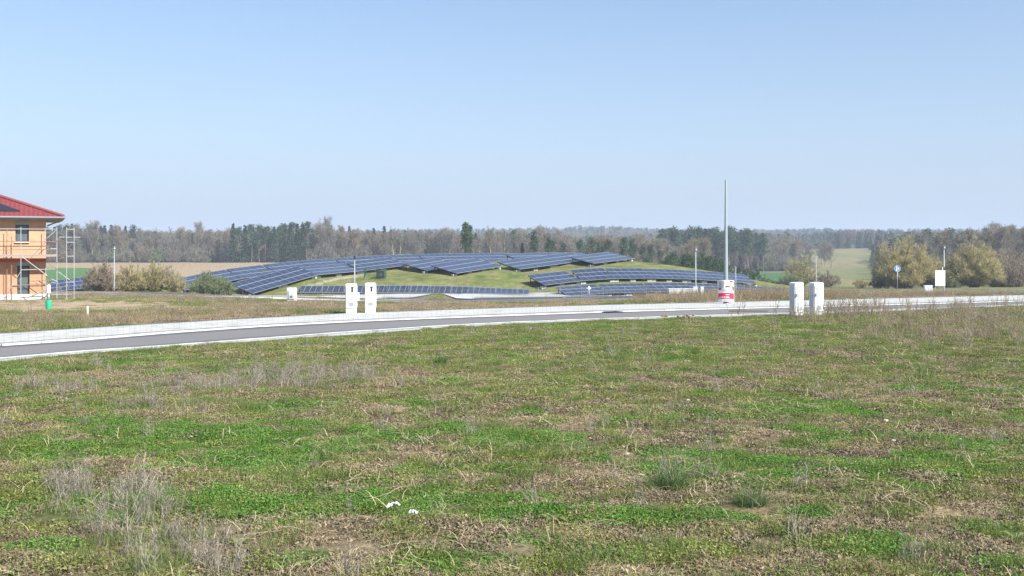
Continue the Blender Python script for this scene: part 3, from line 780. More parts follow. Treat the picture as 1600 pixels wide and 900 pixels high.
# tile courses: thin red battens of overlapping tiles on the front slope, real steps
b = MB(); nco = 14
for i in range(1, nco):
    f_ = i / nco; yy = ry0 + hd * f_; zz = zt + hd * f_ * tp
    b.box(((rx0 + rx1) / 2, yy, zz + 0.008), (rx1 - rx0 - 2 * hd * f_ - 0.15, 0.05, 0.035))
tc = b.build('tile_course', M['tiles'], roof); tc['kind'] = 'stuff'
b = MB(); b.tube((rx0, ry0 - 0.07, zt - 0.06), (rx1 + 0.08, ry0 - 0.07, zt - 0.06), 0.075, n=10); b.tube((rx1 + 0.07, ry0 - 0.07, zt - 0.062), (rx1 + 0.07, ry1, zt - 0.062), 0.075, n=10); gut = local(b.build('gutter', M['zinc'], house))
b = MB(); dp = [(rx1 - 0.25, ry0 + 0.3, zt - 0.12), (rx1 - 0.3, ry0 + 0.32, zt - 0.32), (rx1 - 0.75, HY + 0.2, zt - 0.5), (xr + 0.08, HY + 0.25, zt - 0.62)]
for a, c_ in zip(dp[:-1], dp[1:]): b.tube(a, c_, 0.05, n=8)
b.build('downpipe', M['zinc'], gut)
# black collector field on the roof
def roofpt(px_, py_, lift=0.10):      # sight line meets the front slope
    a = xpx(px_, 1); t_ = -(py_ - HOR) / F
    Y = (zt - ry0 * tp) / (t_ - tp); return Vector((a * Y, Y, t_ * Y + lift))
A0, A1, A2, A3 = roofpt(-60, 331.5), roofpt(36.5, 331.5), roofpt(14, 314), roofpt(-60, 314)
for i in range(4):
    f0, f1 = i / 4, (i + 0.985) / 4
    q = [A0.lerp(A1, f0), A0.lerp(A1, f1), A3.lerp(A2, f1), A3.lerp(A2, f0)]
    dn = Vector((0, 0, -0.09))
    b = MB(); b.add([v for v in q] + [v + dn for v in q], [(0, 1, 2, 3), (7, 6, 5, 4), (0, 4, 5, 1), (1, 5, 6, 2), (2, 6, 7, 3), (3, 7, 4, 0)])
    b.build('roof_collector', simple('black_collector', (0.018, 0.022, 0.03), 0.35) if i == 0 else bpy.data.materials['black_collector'], roof)
# the facade is turned to face the meadow: swing everything about the front right corner
def swing(root, ang=R(24), y_=HY):
    c0 = Vector((xr, y_, 0)); v = Vector(root.location) - c0; v.rotate(Matrix.Rotation(ang, 3, 'Z')); root.location = c0 + v; root.rotation_euler[2] = ang
swing(house)
# ---------------------------------------------------------------- scaffolding
SY = 73.2
sc_ = empty('scaffold', (xpx(60, SY), SY, gz1(xpx(60, SY), SY))); tag(sc_, 'pale tubular scaffold with one plank deck in front of the orange house', 'scaffold')
so = Vector(sc_.location)
def stube(name, pa, pb, ya=SY, yb=None, r=0.026, mat='tube'):
    yb = ya if yb is None else yb
    b = MB(); b.tube(Vector((xpx(pa[0], ya), ya, zpx(pa[1], ya))) - so, Vector((xpx(pb[0], yb), yb, zpx(pb[1], yb))) - so, r, n=6)
    return b.build(name, M[mat], sc_)
for x_, y0_, y1_, yy, m_ in [(35, 355, 465, SY, 'tube'), (23.5, 357, 473, SY + 0.8, 'rust'), (27, 370, 474, SY + 0.5, 'rust'), (77, 356, 389, SY + 0.75, 'tube'), (78, 412, 470, SY + 0.75, 'tube'), (86.5, 355, 471, SY, 'tube'),
                             (95.5, 355, 471.5, SY - 0.5, 'tube'), (106.5, 355, 471, SY - 0.5, 'tube'), (-30, 355, 476, SY, 'tube')]:
    stube('upright', (x_, y1_), (x_, y0_), yy, mat=m_)
for a, c_, m_ in [((-40, 358), (86, 358), 'tube'), ((-40, 377), (107, 378), 'rust'), ((-40, 391), (86, 389.5), 'rust'), ((35, 421.5), (88, 420.5), 'tube'), ((48, 439), (78, 438), 'rust'), ((23, 446), (78, 443), 'rust'), ((78, 441.5), (88, 441.5), 'tube'), ((78, 460.5), (108, 461), 'tube'), ((77, 388.5), (86.5, 388.5), 'tube')]:
    stube('guard_rail', a, c_, SY, mat=m_)
for y_ in (358, 378.5, 400.5, 441.5): stube('guard_rail', (95.5, y_), (106.5, y_), SY - 0.5)
stube('guard_rail', (86.5, 370.5), (118, 370.5), SY - 0.3); stube('guard_rail', (86, 405), (96, 402), SY - 0.3, mat='rust')
for a, c_, m_ in [((35, 400), (72, 431), 'tube'), ((86, 359), (72, 372), 'tube'), ((4, 478), (36, 421), 'tube'), ((52, 438), (64, 449), 'rust'), ((70, 378), (46, 406), 'rust'), ((36, 400), (44, 395), 'tube'), ((74, 411), (87, 421), 'rust'), ((88, 425), (107, 440), 'tube'), ((78, 436), (87, 441), 'tube'), ((56, 471), (106, 443), 'rust')]:
    stube('brace', a, c_, SY - 0.05, mat=m_, r=0.022)
stube('brace', (38, 465), (72, 450), SY - 0.6, r=0.06, mat='plank')
for i in range(3):
    b = MB()
    for k in range(7):
        xa, xb = xpx(-40 + 18.2 * k, SY), xpx(-40 + 18.2 * (k + 0.985), SY)
        b = MB(); b.box(((xa + xb) / 2 - so.x, i * 0.31 + 0.12, zpx(398.6, SY) - so.z), (xb - xa, 0.29, 0.05)); b.build('deck_board', M['plank'], sc_)
b = MB(); b.box((xpx(22, SY) - so.x, -0.05, zpx(399.3, SY) - so.z), (xpx(88, SY) - xpx(-40, SY), 0.03, 0.16)); b.build('toe_board', M['plank'], sc_)
for x_, yy in ((35, SY), (86.5, SY), (95.5, SY - 0.5), (106.5, SY - 0.5), (78, SY + 0.75)):
    b = MB(); g = gz1(xpx(x_, yy), yy); b.box((xpx(x_, yy) - so.x, yy - so.y, g - so.z + 0.03), (0.16, 0.16, 0.06)); b.build('base_plate', M['galv'], sc_)
    b = MB(); b.tube((xpx(x_, yy) - so.x, yy - so.y, g - so.z), (xpx(x_, yy) - so.x, yy - so.y, zpx(466, yy) - so.z), 0.02, n=6); b.build('screw_jack', M['galv'], sc_)

swing(sc_, y_=SY)
# ---------------------------------------------------------------- street furniture
def put(name, px_, py_, Y=None, rz=0.0, dz=0.0):
    if Y is None: p = cast(px_, py_, 6, 400)
    else: p = np.array(ground_at(px_, Y))
    return empty(name, (p[0], p[1], p[2] + dz), rz), float(p[1])
# marker pipe near the house
o, Y_ = put('standpipe', 76, 0, 48.0); tag(o, 'white pipe with a green foot standing before the house corner', 'standpipe')
u = Y_ / F
b = MB(); b.lathe((0, 0, 0), [(0.12, -0.1), (0.13, 0.02), (0.135, 0.34), (0.12, 0.38)], 14); b.build('foot', M['green'], o, True)
b = MB(); b.lathe((0, 0, 0), [(0.05, 0.381), (0.05, 0.68)], 12); b.build('riser', M['galv'], o, True)
b = MB(); b.lathe((0, 0, 0), [(0.085, 0.681), (0.09, 0.72), (0.09, 1.04), (0.06, 1.07), (0.03, 1.08)], 14); b.build('cap_pipe', M['white'], o, True)
o, Y_ = put('survey_peg', 137, 494); tag(o, 'short white wooden survey peg in the dry weeds before the house', 'peg')
b = MB(); b.box((0, 0, 0.14), (0.05, 0.05, 0.36), taper=0.9); b.build('stake', M['paper'], o)
b = MB(); b.box((0, 0, 0.345), (0.058, 0.058, 0.05)); b.build('cap', M['white'], o)

def cabinet(px_, pyb, hpx, wpx, label, handle, rz, wing=False, dark_side=False, d_ratio=0.75, Y=None):
    dz_ = 0.085 if 500 < px_ < 600 else 0.0; o, Y_ = put('cable_cabinet', px_, pyb, Y, rz, dz_); u = Y_ / F
    H_, W_ = hpx * u - dz_, wpx * u * 0.93; D_ = W_ * d_ratio
    tag(o, label, 'cabinet', 'white cable cabinets by the road')
    b = MB(); b.box((0, 0, 0.02), (W_ * 0.96, D_ * 0.96, 0.24)); b.build('plinth', M['grey_white'], o)
    b = MB(); b.box((0, 0, 0.14 + (H_ - 0.2) / 2), (W_, D_, H_ - 0.2))
    for k in range(9):     # moulded ribs on both sides
        yy = -D_ / 2 + (k + 0.5) * D_ / 9
        for sx in (-1, 1): b.box((sx * (W_ / 2 + 0.005), yy, 0.16 + (H_ - 0.24) / 2), (0.014, D_ / 22, H_ - 0.26))
    b.build('body', M['white'], o, bevel=0.012)
    b = MB(); b.box((0, -D_ / 2 - 0.012, 0.15 + (H_ - 0.25) / 2), (W_ * 0.93, 0.022, H_ - 0.27)); dr = b.build('door', M['white'], o, bevel=0.008)
    if handle:
        b = MB(); hx, hz = W_ * 0.12, H_ * 0.88
        b.box((hx, -D_ / 2 - 0.035, hz), (0.11, 0.03, 0.035)); b.box((hx, -D_ / 2 - 0.036, hz - 0.07), (0.045, 0.035, 0.13)); b.box((hx, -D_ / 2 - 0.034, hz - 0.15), (0.06, 0.03, 0.05)); b.build('handle', M['dark'], dr)
    else:
        b = MB()
        for k in range(4): b.box((-W_ * 0.32 + k * 0.033, -D_ / 2 - 0.03, 0.15 + (H_ - 0.25) / 2), (0.012, 0.014, H_ - 0.34))
        b.build('rib', M['grey_white'], dr)
        b = MB(); b.tube((-W_ * 0.40, -D_ / 2 - 0.03, H_ * 0.67), (-W_ * 0.40, -D_ / 2 - 0.06, H_ * 0.67), 0.02, n=10); b.box((-W_ * 0.40, -D_ / 2 - 0.05, H_ * 0.63), (0.025, 0.03, 0.09)); b.build('lock', M['galv'], dr)
    b = MB(); b.box((0, 0, H_ - 0.035), (W_ + 0.012, D_ + 0.012, 0.05)); b.box((0, 0, H_ - 0.001), (W_ + 0.008, D_ + 0.008, 0.03), taper=0.80); b.build('lid', M['white'], o, bevel=0.01)
    b = MB()
    for k in range(5): b.box((W_ * 0.0, -D_ / 2 - 0.028, 0.24 + k * 0.03), (W_ * 0.5, 0.008, 0.012))
    b.build('vent_slot', M['zinc'], dr)
    b = MB(); b.box((W_ * 0.26, -D_ / 2 - 0.026, H_ * 0.52), (0.07, 0.006, 0.05)); b.build('label_plate', M['grey_white'], dr)
    if wing:
        b = MB(); b.box((W_ / 2 + 0.05, 0.02, H_ * 0.55), (0.09, D_ * 0.7, H_ * 0.28)); b.build('side_box', M['white'], o, bevel=0.008)
    return o
cabinet(549, 490.5, 47, 18, 'white cable cabinet with a small box on its right side', True, 0.10, wing=True)
cabinet(579, 490, 47.5, 17.5, 'white cable cabinet on the pavement with dark handle and plain right side', True, 0.10)
cabinet(1244.5, 494.5, 53, 18.5, 'ribbed white cabinet at the grass edge, nearer the poster pole', False, 0.46)
cabinet(1275.5, 493, 51.5, 18.5, 'ribbed white cabinet at the grass edge with thin lamp post rising behind', False, 0.38)
cabinet(456, 471, 21, 14, 'squat white cabinet beside the back road below the solar tables', False, -0.25, d_ratio=0.6)

def lamp(px_, Y, top, label, head='box', r=0.055, pyb=None):
    o, Y_ = put('street_lamp', px_, 0, Y); u = Y_ / F; Ht = zpx(top, Y_) - o.location.z
    tag(o, label, 'street lamp', 'slim street lamps along the back road')
    b = MB(); b.lathe((0, 0, 0), [(r * 1.5, -0.1), (r * 1.5, 0.9), (r * 1.05, 1.0), (r * 0.75, Ht - 0.35)], 12); b.build('pole', M['pole'], o, True)
    b = MB(); b.box((0, -r * 1.5, 0.6), (0.08, 0.02, 0.3)); b.build('service_door', M['galv'], o)
    if head == 'box':
        b = MB(); b.lathe((0, 0, Ht - 0.36), [(0.08, 0), (0.13, 0.08), (0.13, 0.28)], 14); b.build('lantern', M['galv'], o, True)
        b = MB(); b.lathe((0, 0, Ht - 0.079), [(0.19, 0), (0.20, 0.03), (0.06, 0.08)], 14); b.build('hood', M['zinc'], o, True)
    elif head == 'dark':
        b = MB(); b.lathe((0, 0, Ht - 0.36), [(0.05, 0), (0.075, 0.05), (0.075, 0.30), (0.10, 0.33), (0.03, 0.36)], 12); b.build('lantern', M['dark'], o, True)
    elif head == 'tee':
        b = MB(); b.tube((-0.22, 0, Ht - 0.32), (0.22, 0, Ht - 0.32), 0.03); b.box((0.0, 0, Ht - 0.2), (0.07, 0.07, 0.24)); b.build('lantern', M['galv'], o)
    return o
lamp(178.5, 112, 385, 'slim street lamp between the house and the yellow bushes', 'box')
lamp(554, 96, 399.5, 'short street lamp with dark top rising behind the left pair of cabinets', 'dark', r=0.06)
lamp(1087, 112, 387.5, 'slim street lamp standing in front of the right solar array', 'box', r=0.07)
lamp(1149.5, 116, 411, 'thin lamp post just right of the pole with the poster', 'none', r=0.05)
lamp(1275, 118, 397, 'thin street lamp with cross piece behind the right pair of cabinets', 'tee', r=0.05)
lamp(1475, 110, 384, 'street lamp close beside the white board on the right', 'box', r=0.07)

# tall bare column with wrapped poster
o, Y_ = put('lamp_column', 1134.3, 0, 58.5); Ht = zpx(281, Y_) - o.location.z
tag(o, 'tall tapering grey column without a lamp, rising above the horizon', 'lamp column')
b = MB(); b.lathe((0, 0, 0), [(0.125, -0.2), (0.125, 0.5), (0.115, 1.6), (0.055, Ht - 0.03), (0.045, Ht)], 16); b.build('shaft', M['pole'], o, True)
b = MB(); b.lathe((0, 0, 0), [(0.17, -0.1), (0.17, 0.05), (0.13, 0.09)], 16); b.build('collar', M['galv'], o, True)
pl = empty('poster', (o.location.x, o.location.y, o.location.z)); tag(pl, 'curved paper poster with red lower half strapped round the tall column', 'poster')
u = Y_ / F; zo = pl.location.z; zt_, zb_ = zpx(438.5, Y_) - zo, zpx(472, Y_) - zo; hw = 12.6 * u
def lens(xf, side, zf, dy=0.0):       # curved board surface; xf -1..1
    return (xf * hw, side * (0.23 * (1 - xf * xf) + 0.02 + dy), zf - side * 0.045 * (1 - xf * xf) * (1 if side < 0 else 0) - (0.05 if side < 0 else 0) * xf * 0 )
def board(name, side, x0, x1, z0, z1, mat, dy=0.0, nseg=10, par=pl):
    b = MB(); vs = []
    for d_ in (dy, dy - 0.006):
        for z_ in (z0, z1):
            for i in range(nseg + 1): vs.append(lens(x0 + (x1 - x0) * i / nseg, side, z_, d_))
    n1 = nseg + 1; fs = []
    for i in range(nseg):
        fs += [(i, i + 1, n1 + i + 1, n1 + i), (2 * n1 + i, 3 * n1 + i, 3 * n1 + i + 1, 2 * n1 + i + 1), (i, 2 * n1 + i, 2 * n1 + i + 1, i + 1), (n1 + i, n1 + i + 1, 3 * n1 + i + 1, 3 * n1 + i)]
    fs += [(0, n1, 3 * n1, 2 * n1), (n1 - 1, 3 * n1 - 1, 4 * n1 - 1, 2 * n1 - 1)]
    b.add(vs, fs); return b.build(name, M[mat], par)
zh = zt_ - zb_
fs_ = board('front_sheet', -1, -1, 1, zb_, zt_, 'paper'); board('rear_sheet', 1, -1, 1, zb_, zt_, 'paper')
board('red_band', -1, -0.97, 0.97, zb_ + zh * 0.12, zb_ + zh * 0.405, 'red', 0.005, par=fs_)
board('print_block', -1, -0.97, -0.35, zb_ + zh * 0.62, zb_ + zh * 0.96, 'greyprint', 0.004, par=fs_)
board('print_block', -1, -0.95, -0.62, zb_ + zh * 0.55, zb_ + zh * 0.66, 'magenta', 0.008, par=fs_)
board('print_block', -1, -0.62, -0.30, zb_ + zh * 0.78, zb_ + zh * 0.93, 'skin', 0.009, par=fs_)
board('print_block', -1, 0.30, 0.86, zb_ + zh * 0.62, zb_ + zh * 0.93, 'skin', 0.004, par=fs_)
board('print_block', -1, 0.38, 0.82, zb_ + zh * 0.915, zb_ + zh * 0.965, 'hair', 0.008, par=fs_)
board('print_block', -1, 0.74, 0.95, zb_ + zh * 0.52, zb_ + zh * 0.72, 'hair', 0.008, par=fs_)
board('print_block', -1, -0.15, 0.35, zb_ + zh * 0.66, zb_ + zh * 0.72, 'hair', 0.009, par=fs_)
for k in range(3): board('print_line', -1, -0.6, 0.45, zb_ + zh * (0.47 + 0.05 * k), zb_ + zh * (0.49 + 0.05 * k), 'greyprint', 0.006, par=fs_)
for k, (xa, xb, zz, hh) in enumerate([(-0.15, 0.35, 0.30, 0.035), (-0.85, 0.30, 0.215, 0.02), (-0.9, 0.4, 0.165, 0.03)]):
    nword = 5 if k else 3
    for w_ in range(nword):
        a = xa + (xb - xa) * w_ / nword; c_ = xa + (xb - xa) * (w_ + 0.8) / nword
        board('print_word', -1, a, c_, zb_ + zh * zz, zb_ + zh * (zz + hh), 'paper', 0.009, 3, par=fs_)
board('print_line', -1, -0.35, 0.25, zb_ + zh * 0.055, zb_ + zh * 0.08, 'red', 0.006, par=fs_)

# blue round path sign
o, Y_ = put('path_sign', 1402, 0, 112); u = Y_ / F; Ht = zpx(415, Y_) - o.location.z
tag(o, 'round blue path sign with white figures on a thin post', 'road sign')
b = MB(); b.lathe((0, 0, 0), [(0.03, -0.1), (0.03, Ht - 0.05)], 10); b.build('post', M['galv'], o, True)
b = MB(); b.tube((0, -0.035, Ht - 0.31), (0, -0.055, Ht - 0.31), 0.33, n=28); dsc = b.build('disc', M['blue'], o)
b = MB(); 
for i in range(28):
    a0, a1 = 2 * math.pi * i / 28, 2 * math.pi * (i + 1) / 28
    b.tube((0.315 * math.cos(a0), -0.06, Ht - 0.31 + 0.315 * math.sin(a0)), (0.315 * math.cos(a1), -0.06, Ht - 0.31 + 0.315 * math.sin(a1)), 0.016, n=4)
b.build('rim', M['white'], dsc)
b = MB()
def fig(cx, s):
    z0 = Ht - 0.31 - 0.2 * s
    b.tube((cx, -0.062, z0 + 0.36 * s), (cx, -0.066, z0 + 0.36 * s), 0.05 * s, n=12)
    b.prism([(cx - 0.07 * s, z0 + 0.12 * s), (cx + 0.07 * s, z0 + 0.12 * s), (cx + 0.045 * s, z0 + 0.30 * s), (cx - 0.045 * s, z0 + 0.30 * s)], -0.062, -0.066)
    b.prism([(cx - 0.05 * s, z0 - 0.03 * s), (cx - 0.015 * s, z0 - 0.03 * s), (cx, z0 + 0.119 * s), (cx - 0.05 * s, z0 + 0.119 * s)], -0.062, -0.066)
    b.prism([(cx + 0.02 * s, z0 - 0.03 * s), (cx + 0.06 * s, z0 - 0.03 * s), (cx + 0.05 * s, z0 + 0.119 * s), (cx + 0.005 * s, z0 + 0.119 * s)], -0.062, -0.066)
fig(-0.08, 1.15); fig(0.13, 0.75); b.build('pictogram', M['white'], dsc)
# white board
o, Y_ = put('notice_board', 1469, 0, 106); u = Y_ / F; tag(o, 'blank bright white board on two short legs beside the right street lamp', 'notice board')
z0_, z1_ = zpx(447, Y_) - o.location.z, zpx(422.5, Y_) - o.location.z
b = MB(); b.box((0, 0, (z0_ + z1_) / 2), (15.5 * u, 0.06, z1_ - z0_)); b.build('panel', M['white'], o, bevel=0.01)
for s_ in (-1, 1):
    b = MB(); b.box((s_ * 6.9 * u, 0.06, z1_ / 2 - 0.1), (0.07, 0.05, z1_ + 0.1)); b.build('leg', M['galv'], o)
b = MB(); b.box((0, 0.05, (z0_ + z1_) / 2), (15 * u, 0.04, 0.06)); b.build('rail', M['galv'], o)
o, Y_ = put('waste_bin', 1473.5, 0, 108.5); tag(o, 'dark hooded bin whose top shows above the white board', 'bin')
tz = zpx(415.5, Y_) - o.location.z
b = MB(); b.tube((0, 0, -0.1), (0, 0, tz - 0.5), 0.03); b.build('post', M['galv'], o)
b = MB(); b.lathe((0, 0, tz - 0.6), [(0.14, 0), (0.16, 0.1), (0.16, 0.42), (0.12, 0.54), (0.04, 0.6)], 14); b.build('hood', M['dark'], o, True)
b = MB(); b.box((-0.10, -0.125, tz - 0.3), (0.1, 0.04, 0.4)); b.build('label_plate', M['paper'], o)
o, Y_ = put('junction_box', 1450, 0, 106); tag(o, 'small low white box left of the white board in the weeds', 'junction box')
hz_ = zpx(446.5, Y_) - o.location.z
b = MB(); b.box((0, 0, hz_ / 2), (0.78, 0.35, hz_)); b.build('body', M['white'], o, bevel=0.02)
b = MB(); b.box((0, 0, hz_ + 0.02), (0.84, 0.41, 0.05)); b.build('lid', M['white'], o)
b = MB()
for k in range(5): b.box((-0.3 + 0.15 * k, -0.18, hz_ / 2), (0.03, 0.02, hz_ * 0.8))
b.build('rib', M['grey_white'], o)
# water post
o, Y_ = put('hydrant_post', 920, 0, 92); tag(o, 'white topped hydrant post before the lowest solar row', 'hydrant post')
hz_ = zpx(447, Y_) - o.location.z
b = MB(); b.lathe((0, 0, 0), [(0.07, -0.1), (0.07, hz_ - 0.3)], 12); b.build('riser', simple('violet_grey_pipe', (0.22, 0.2, 0.36), 0.6), o, True)
b = MB(); b.lathe((0, 0, hz_ - 0.3), [(0.10, 0), (0.11, 0.16), (0.05, 0.26), (0.03, 0.3)], 12); b.tube((-0.18, 0, hz_ - 0.2), (0.18, 0, hz_ - 0.2), 0.045, n=8); b.build('head', M['white'], o)
# white low wall and boxes at the lamp foot
o, Y_ = put('low_wall', 1066, 0, 108); tag(o, 'low white slab wall in the weeds left of the lamp foot', 'wall')
hz_ = zpx(451.5, Y_) - o.location.z
for k in range(4):
    b = MB(); b.box(((k - 1.5) * 0.69, 0, hz_ / 2 - 0.05), (0.67, 0.3, hz_ + 0.1)); b.build('slab', M['kerb'], o, bevel=0.015)
b = MB(); b.box((0, 0, hz_ + 0.026), (2.85, 0.36, 0.05)); b.build('coping', M['white'], o)
for px_, pt, w_, lb in ((1086.5, 448.5, 0.42, 'white box at the very foot of the lamp before the array'), (1097, 448.5, 0.28, 'narrow white box right of the lamp foot before the array')):
    o, Y_ = put('meter_box', px_, 0, 105); tag(o, lb, 'meter box', 'white boxes at the lamp foot'); hz_ = zpx(pt, Y_) - o.location.z
    b = MB(); b.box((0, 0, hz_ / 2), (w_, 0.3, hz_)); b.build('body', M['white'], o, bevel=0.015)
    b = MB(); b.box((0, 0, hz_ + 0.02), (w_ + 0.06, 0.36, 0.04)); b.build('lid', M['white'], o)
    b = MB(); b.box((w_ * 0.2, -0.16, hz_ * 0.5), (w_ * 0.35, 0.02, hz_ * 0.6)); b.build('door', M['grey_white'], o)
# transformer box and its fence on the mound
p = cast(594.5, 434.5, 120, 200)
o = empty('transformer_box', tuple(p), 0.2); tag(o, 'dark green transformer box on the grass mound under the solar tables', 'transformer box')
u = p[1] / F
b = MB(); b.box((0, 0, 5.5 * u), (12 * u, 1.1, 11 * u)); b.build('body', simple('dark_green_paint', (0.025, 0.045, 0.045), 0.6), o, bevel=0.02)
b = MB(); b.box((0, 0, 11.3 * u), (13 * u, 1.25, 0.08), taper=0.9); b.build('roof', M['dark'], o)
for s_ in (-1, 1):
    b = MB(); b.box((s_ * 2.9 * u, -0.57, 5.3 * u), (5.4 * u, 0.03, 9.4 * u)); dd = b.build('door', M['dark'], o)
    b = MB(); b.box((s_ * 0.6 * u, -0.6, 5.3 * u), (0.03, 0.03, 0.2)); b.build('handle', M['galv'], dd)
fo_ = empty('compound_fence', tuple(p)); tag(fo_, 'thin dark green wire fence round the transformer box on the mound', 'fence')
corners = [cast(569, 436, 120, 200), cast(586, 437, 120, 200), cast(602.5, 436.5, 120, 200), cast(603.5, 432, 120, 200), cast(590, 430.5, 120, 200), cast(572, 431, 120, 200)]
M['fgreen'] = simple('fence_green', (0.03, 0.09, 0.06), 0.6)
for i, c_ in enumerate(corners):
    a = Vector(c_) - Vector(p); n_ = Vector(corners[(i + 1) % 6]) - Vector(p)
    b = MB(); b.tube(a, a + Vector((0, 0, 1.35)), 0.035, n=6); b.build('post', M['fgreen'], fo_)
    b = MB()
    for k in range(5): b.tube(a + Vector((0, 0, 0.15 + 0.27 * k)), n_ + Vector((0, 0, 0.15 + 0.27 * k)), 0.009, n=3)
    nv = int((n_ - a).length / 0.14)
    for k in range(nv): q = a.lerp(n_, (k + 0.5) / nv); b.tube(q + Vector((0, 0, 0.12)), q + Vector((0, 0, 1.26)), 0.005, n=3)
    b.build('wire_panel', M['fgreen'], fo_)
# chain link fence along the foot of the array
ff = empty('boundary_fence', tuple(cast(640, 458, 120, 300))); tag(ff, 'faint wire mesh fence running along the low row of modules', 'fence'); f0 = Vector(ff.location)
qs = [np.array(ground_at(x_, 127.5)) for x_ in np.linspace(470, 1010, 17)]
for i, c_ in enumerate(qs):
    a = Vector(c_) - f0; b = MB(); b.tube(a - Vector((0, 0, 0.1)), a + Vector((0, 0, 1.35)), 0.017, n=6); b.build('post', M['galv'], ff)
    if i < len(qs) - 1:
        n_ = Vector(qs[i + 1]) - f0; b = MB()
        for k in (0.1, 0.7, 1.3): b.tube(a + Vector((0, 0, k)), n_ + Vector((0, 0, k)), 0.008, n=3)
        L_ = (n_ - a).length; nv = int(L_ / 0.22)
        for k in range(nv):
            q = a.lerp(n_, k / nv); q2 = a.lerp(n_, min(1, (k + 4) / nv)); q3 = a.lerp(n_, max(0, (k - 4) / nv))
            b.tube(q + Vector((0, 0, 0.1)), q2 + Vector((0, 0, 1.3)), 0.004, n=3, cap=False); b.tube(q + Vector((0, 0, 0.1)), q3 + Vector((0, 0, 1.3)), 0.004, n=3, cap=False)
        b.build('mesh_panel', M['galv'], ff)
# dark shed far right of the array
o, Y_ = put('field_shed', 1212.5, 0, 175); tag(o, 'small dark shed at the edge of the green field right of the solar array', 'shed')
tz = zpx(440.5, Y_) - o.location.z; b = MB(); b.box((0, 0, tz / 2 - 0.2), (1.15, 1.2, tz + 0.1)); b.build('body', M['blackish'], o)
b = MB(); b.prism([(-0.7, tz - 0.16), (0.7, tz - 0.16), (0.62, tz + 0.02), (-0.62, tz + 0.1)], -0.75, 0.75); b.build('roof', M['dark'], o)
b = MB(); b.box((0.1, -0.62, tz * 0.4), (0.5, 0.04, tz * 0.7)); b.build('door', M['bark'], o)
# rubble by the near kerb, litter in the grass
p = cast(1062, 499.5, 8, 100); o = empty('brick_rubble', tuple(p)); tag(o, 'small heap of reddish brick rubble at the near road edge', 'rubble heap')
for k in range(16):
    b = MB(); s_ = random.uniform(0.04, 0.10)
    me_ = MB(); me_.box((0, 0, 0), (s_ * 1.5, s_, s_ * 0.8), rz=random.random() * 3, taper=random.uniform(0.6, 0.95))
    q = me_.build('brick', M['soil_red'], o, bevel=0.01); q.location = (random.gauss(0, 0.4), random.gauss(0, 0.3), 0.05 + 0.1 * random.random()); q.rotation_euler = (random.uniform(-.5, .5), random.uniform(-.5, .5), random.random() * 6)
def crumple(px_, py_, wx, wy, label, seed):
    p = cast(px_, py_, 4, 60); r_ = np.random.default_rng(seed)
    nx, ny = 16, 9; V_ = []
    for j in range(ny):
        for i in range(nx):
            a, c_ = i / (nx - 1) * 2 - 1, j / (ny - 1) * 2 - 1
            e_ = 1 - 0.35 * r_.random() if abs(a) > 0.9 or abs(c_) > 0.9 else 1
            V_.append((a * wx * e_ + r_.normal(0, wx * 0.07), c_ * wy * e_ + r_.normal(0, wy * 0.12), 0.035 + r_.random() * 0.04 * (1 - a * a * 0.6)))
    Fc_ = [(j * nx + i, j * nx + i + 1, (j + 1) * nx + i + 1, (j + 1) * nx + i) for j in range(ny - 1) for i in range(nx - 1)]
    o = link('paper_scrap', mesh_np('paper_scrap', V_, Fc_), M['tissue']); o.location = (p[0], p[1], float(gzr(np.array([p[0]]), np.array([p[1]]))[0]) + 0.01); o.rotation_euler = (0, 0, r_.random() * 0.5)
    tag(o, label, 'paper scrap', 'white paper scraps in the grass')
M['tissue'] = simple('white_tissue', (0.6, 0.6, 0.6), 0.9, var=0.03)
crumple(615, 801, 0.05, 0.022, 'larger crumpled white tissue in the grass, farther one of two', 3)
crumple(645, 813, 0.036, 0.014, 'small flat white tissue in the grass, nearer one of two', 4)
# pale stones lying in the meadow
for px_, py_, s_ in [(1384, 657, 0.07), (1396, 477 + 213, 0.04), (1002, 744, 0.05), (980, 706, 0.045), (1118, 740, 0.045), (1075, 627, 0.05), (892, 641, 0.05), (1298, 848, 0.03), (1430, 778, 0.035), (700, 590, 0.05), (1268, 493.5, 0.10), (1500, 688, 0.05), (260, 752, 0.03), (350, 576, 0.06), (1320, 740, 0.03)]:
    p = cast(px_, py_, 4, 80); b = MB(); r_ = random.Random(px_)
    b.lathe((0, 0, 0), [(s_ * 0.6, -s_ * 0.4), (s_, 0), (s_ * 0.8, s_ * 0.35), (s_ * 0.3, s_ * 0.5)], 7)
    me_ = b.mesh('stone')
    for v in me_.vertices: v.co.x *= 1 + r_.uniform(-.25, .25); v.co.y *= 0.7 + r_.uniform(-.2, .2)
    o = link('stone', me_, M['stone']); o.location = (p[0], p[1], float(gzr(np.array([p[0]]), np.array([p[1]]))[0]) + 0.015)
    tag(o, 'small pale stone lying loose in the meadow grass', 'stone', 'pale stones in the meadow'); o.scale = (0.55, 0.55, 0.5)

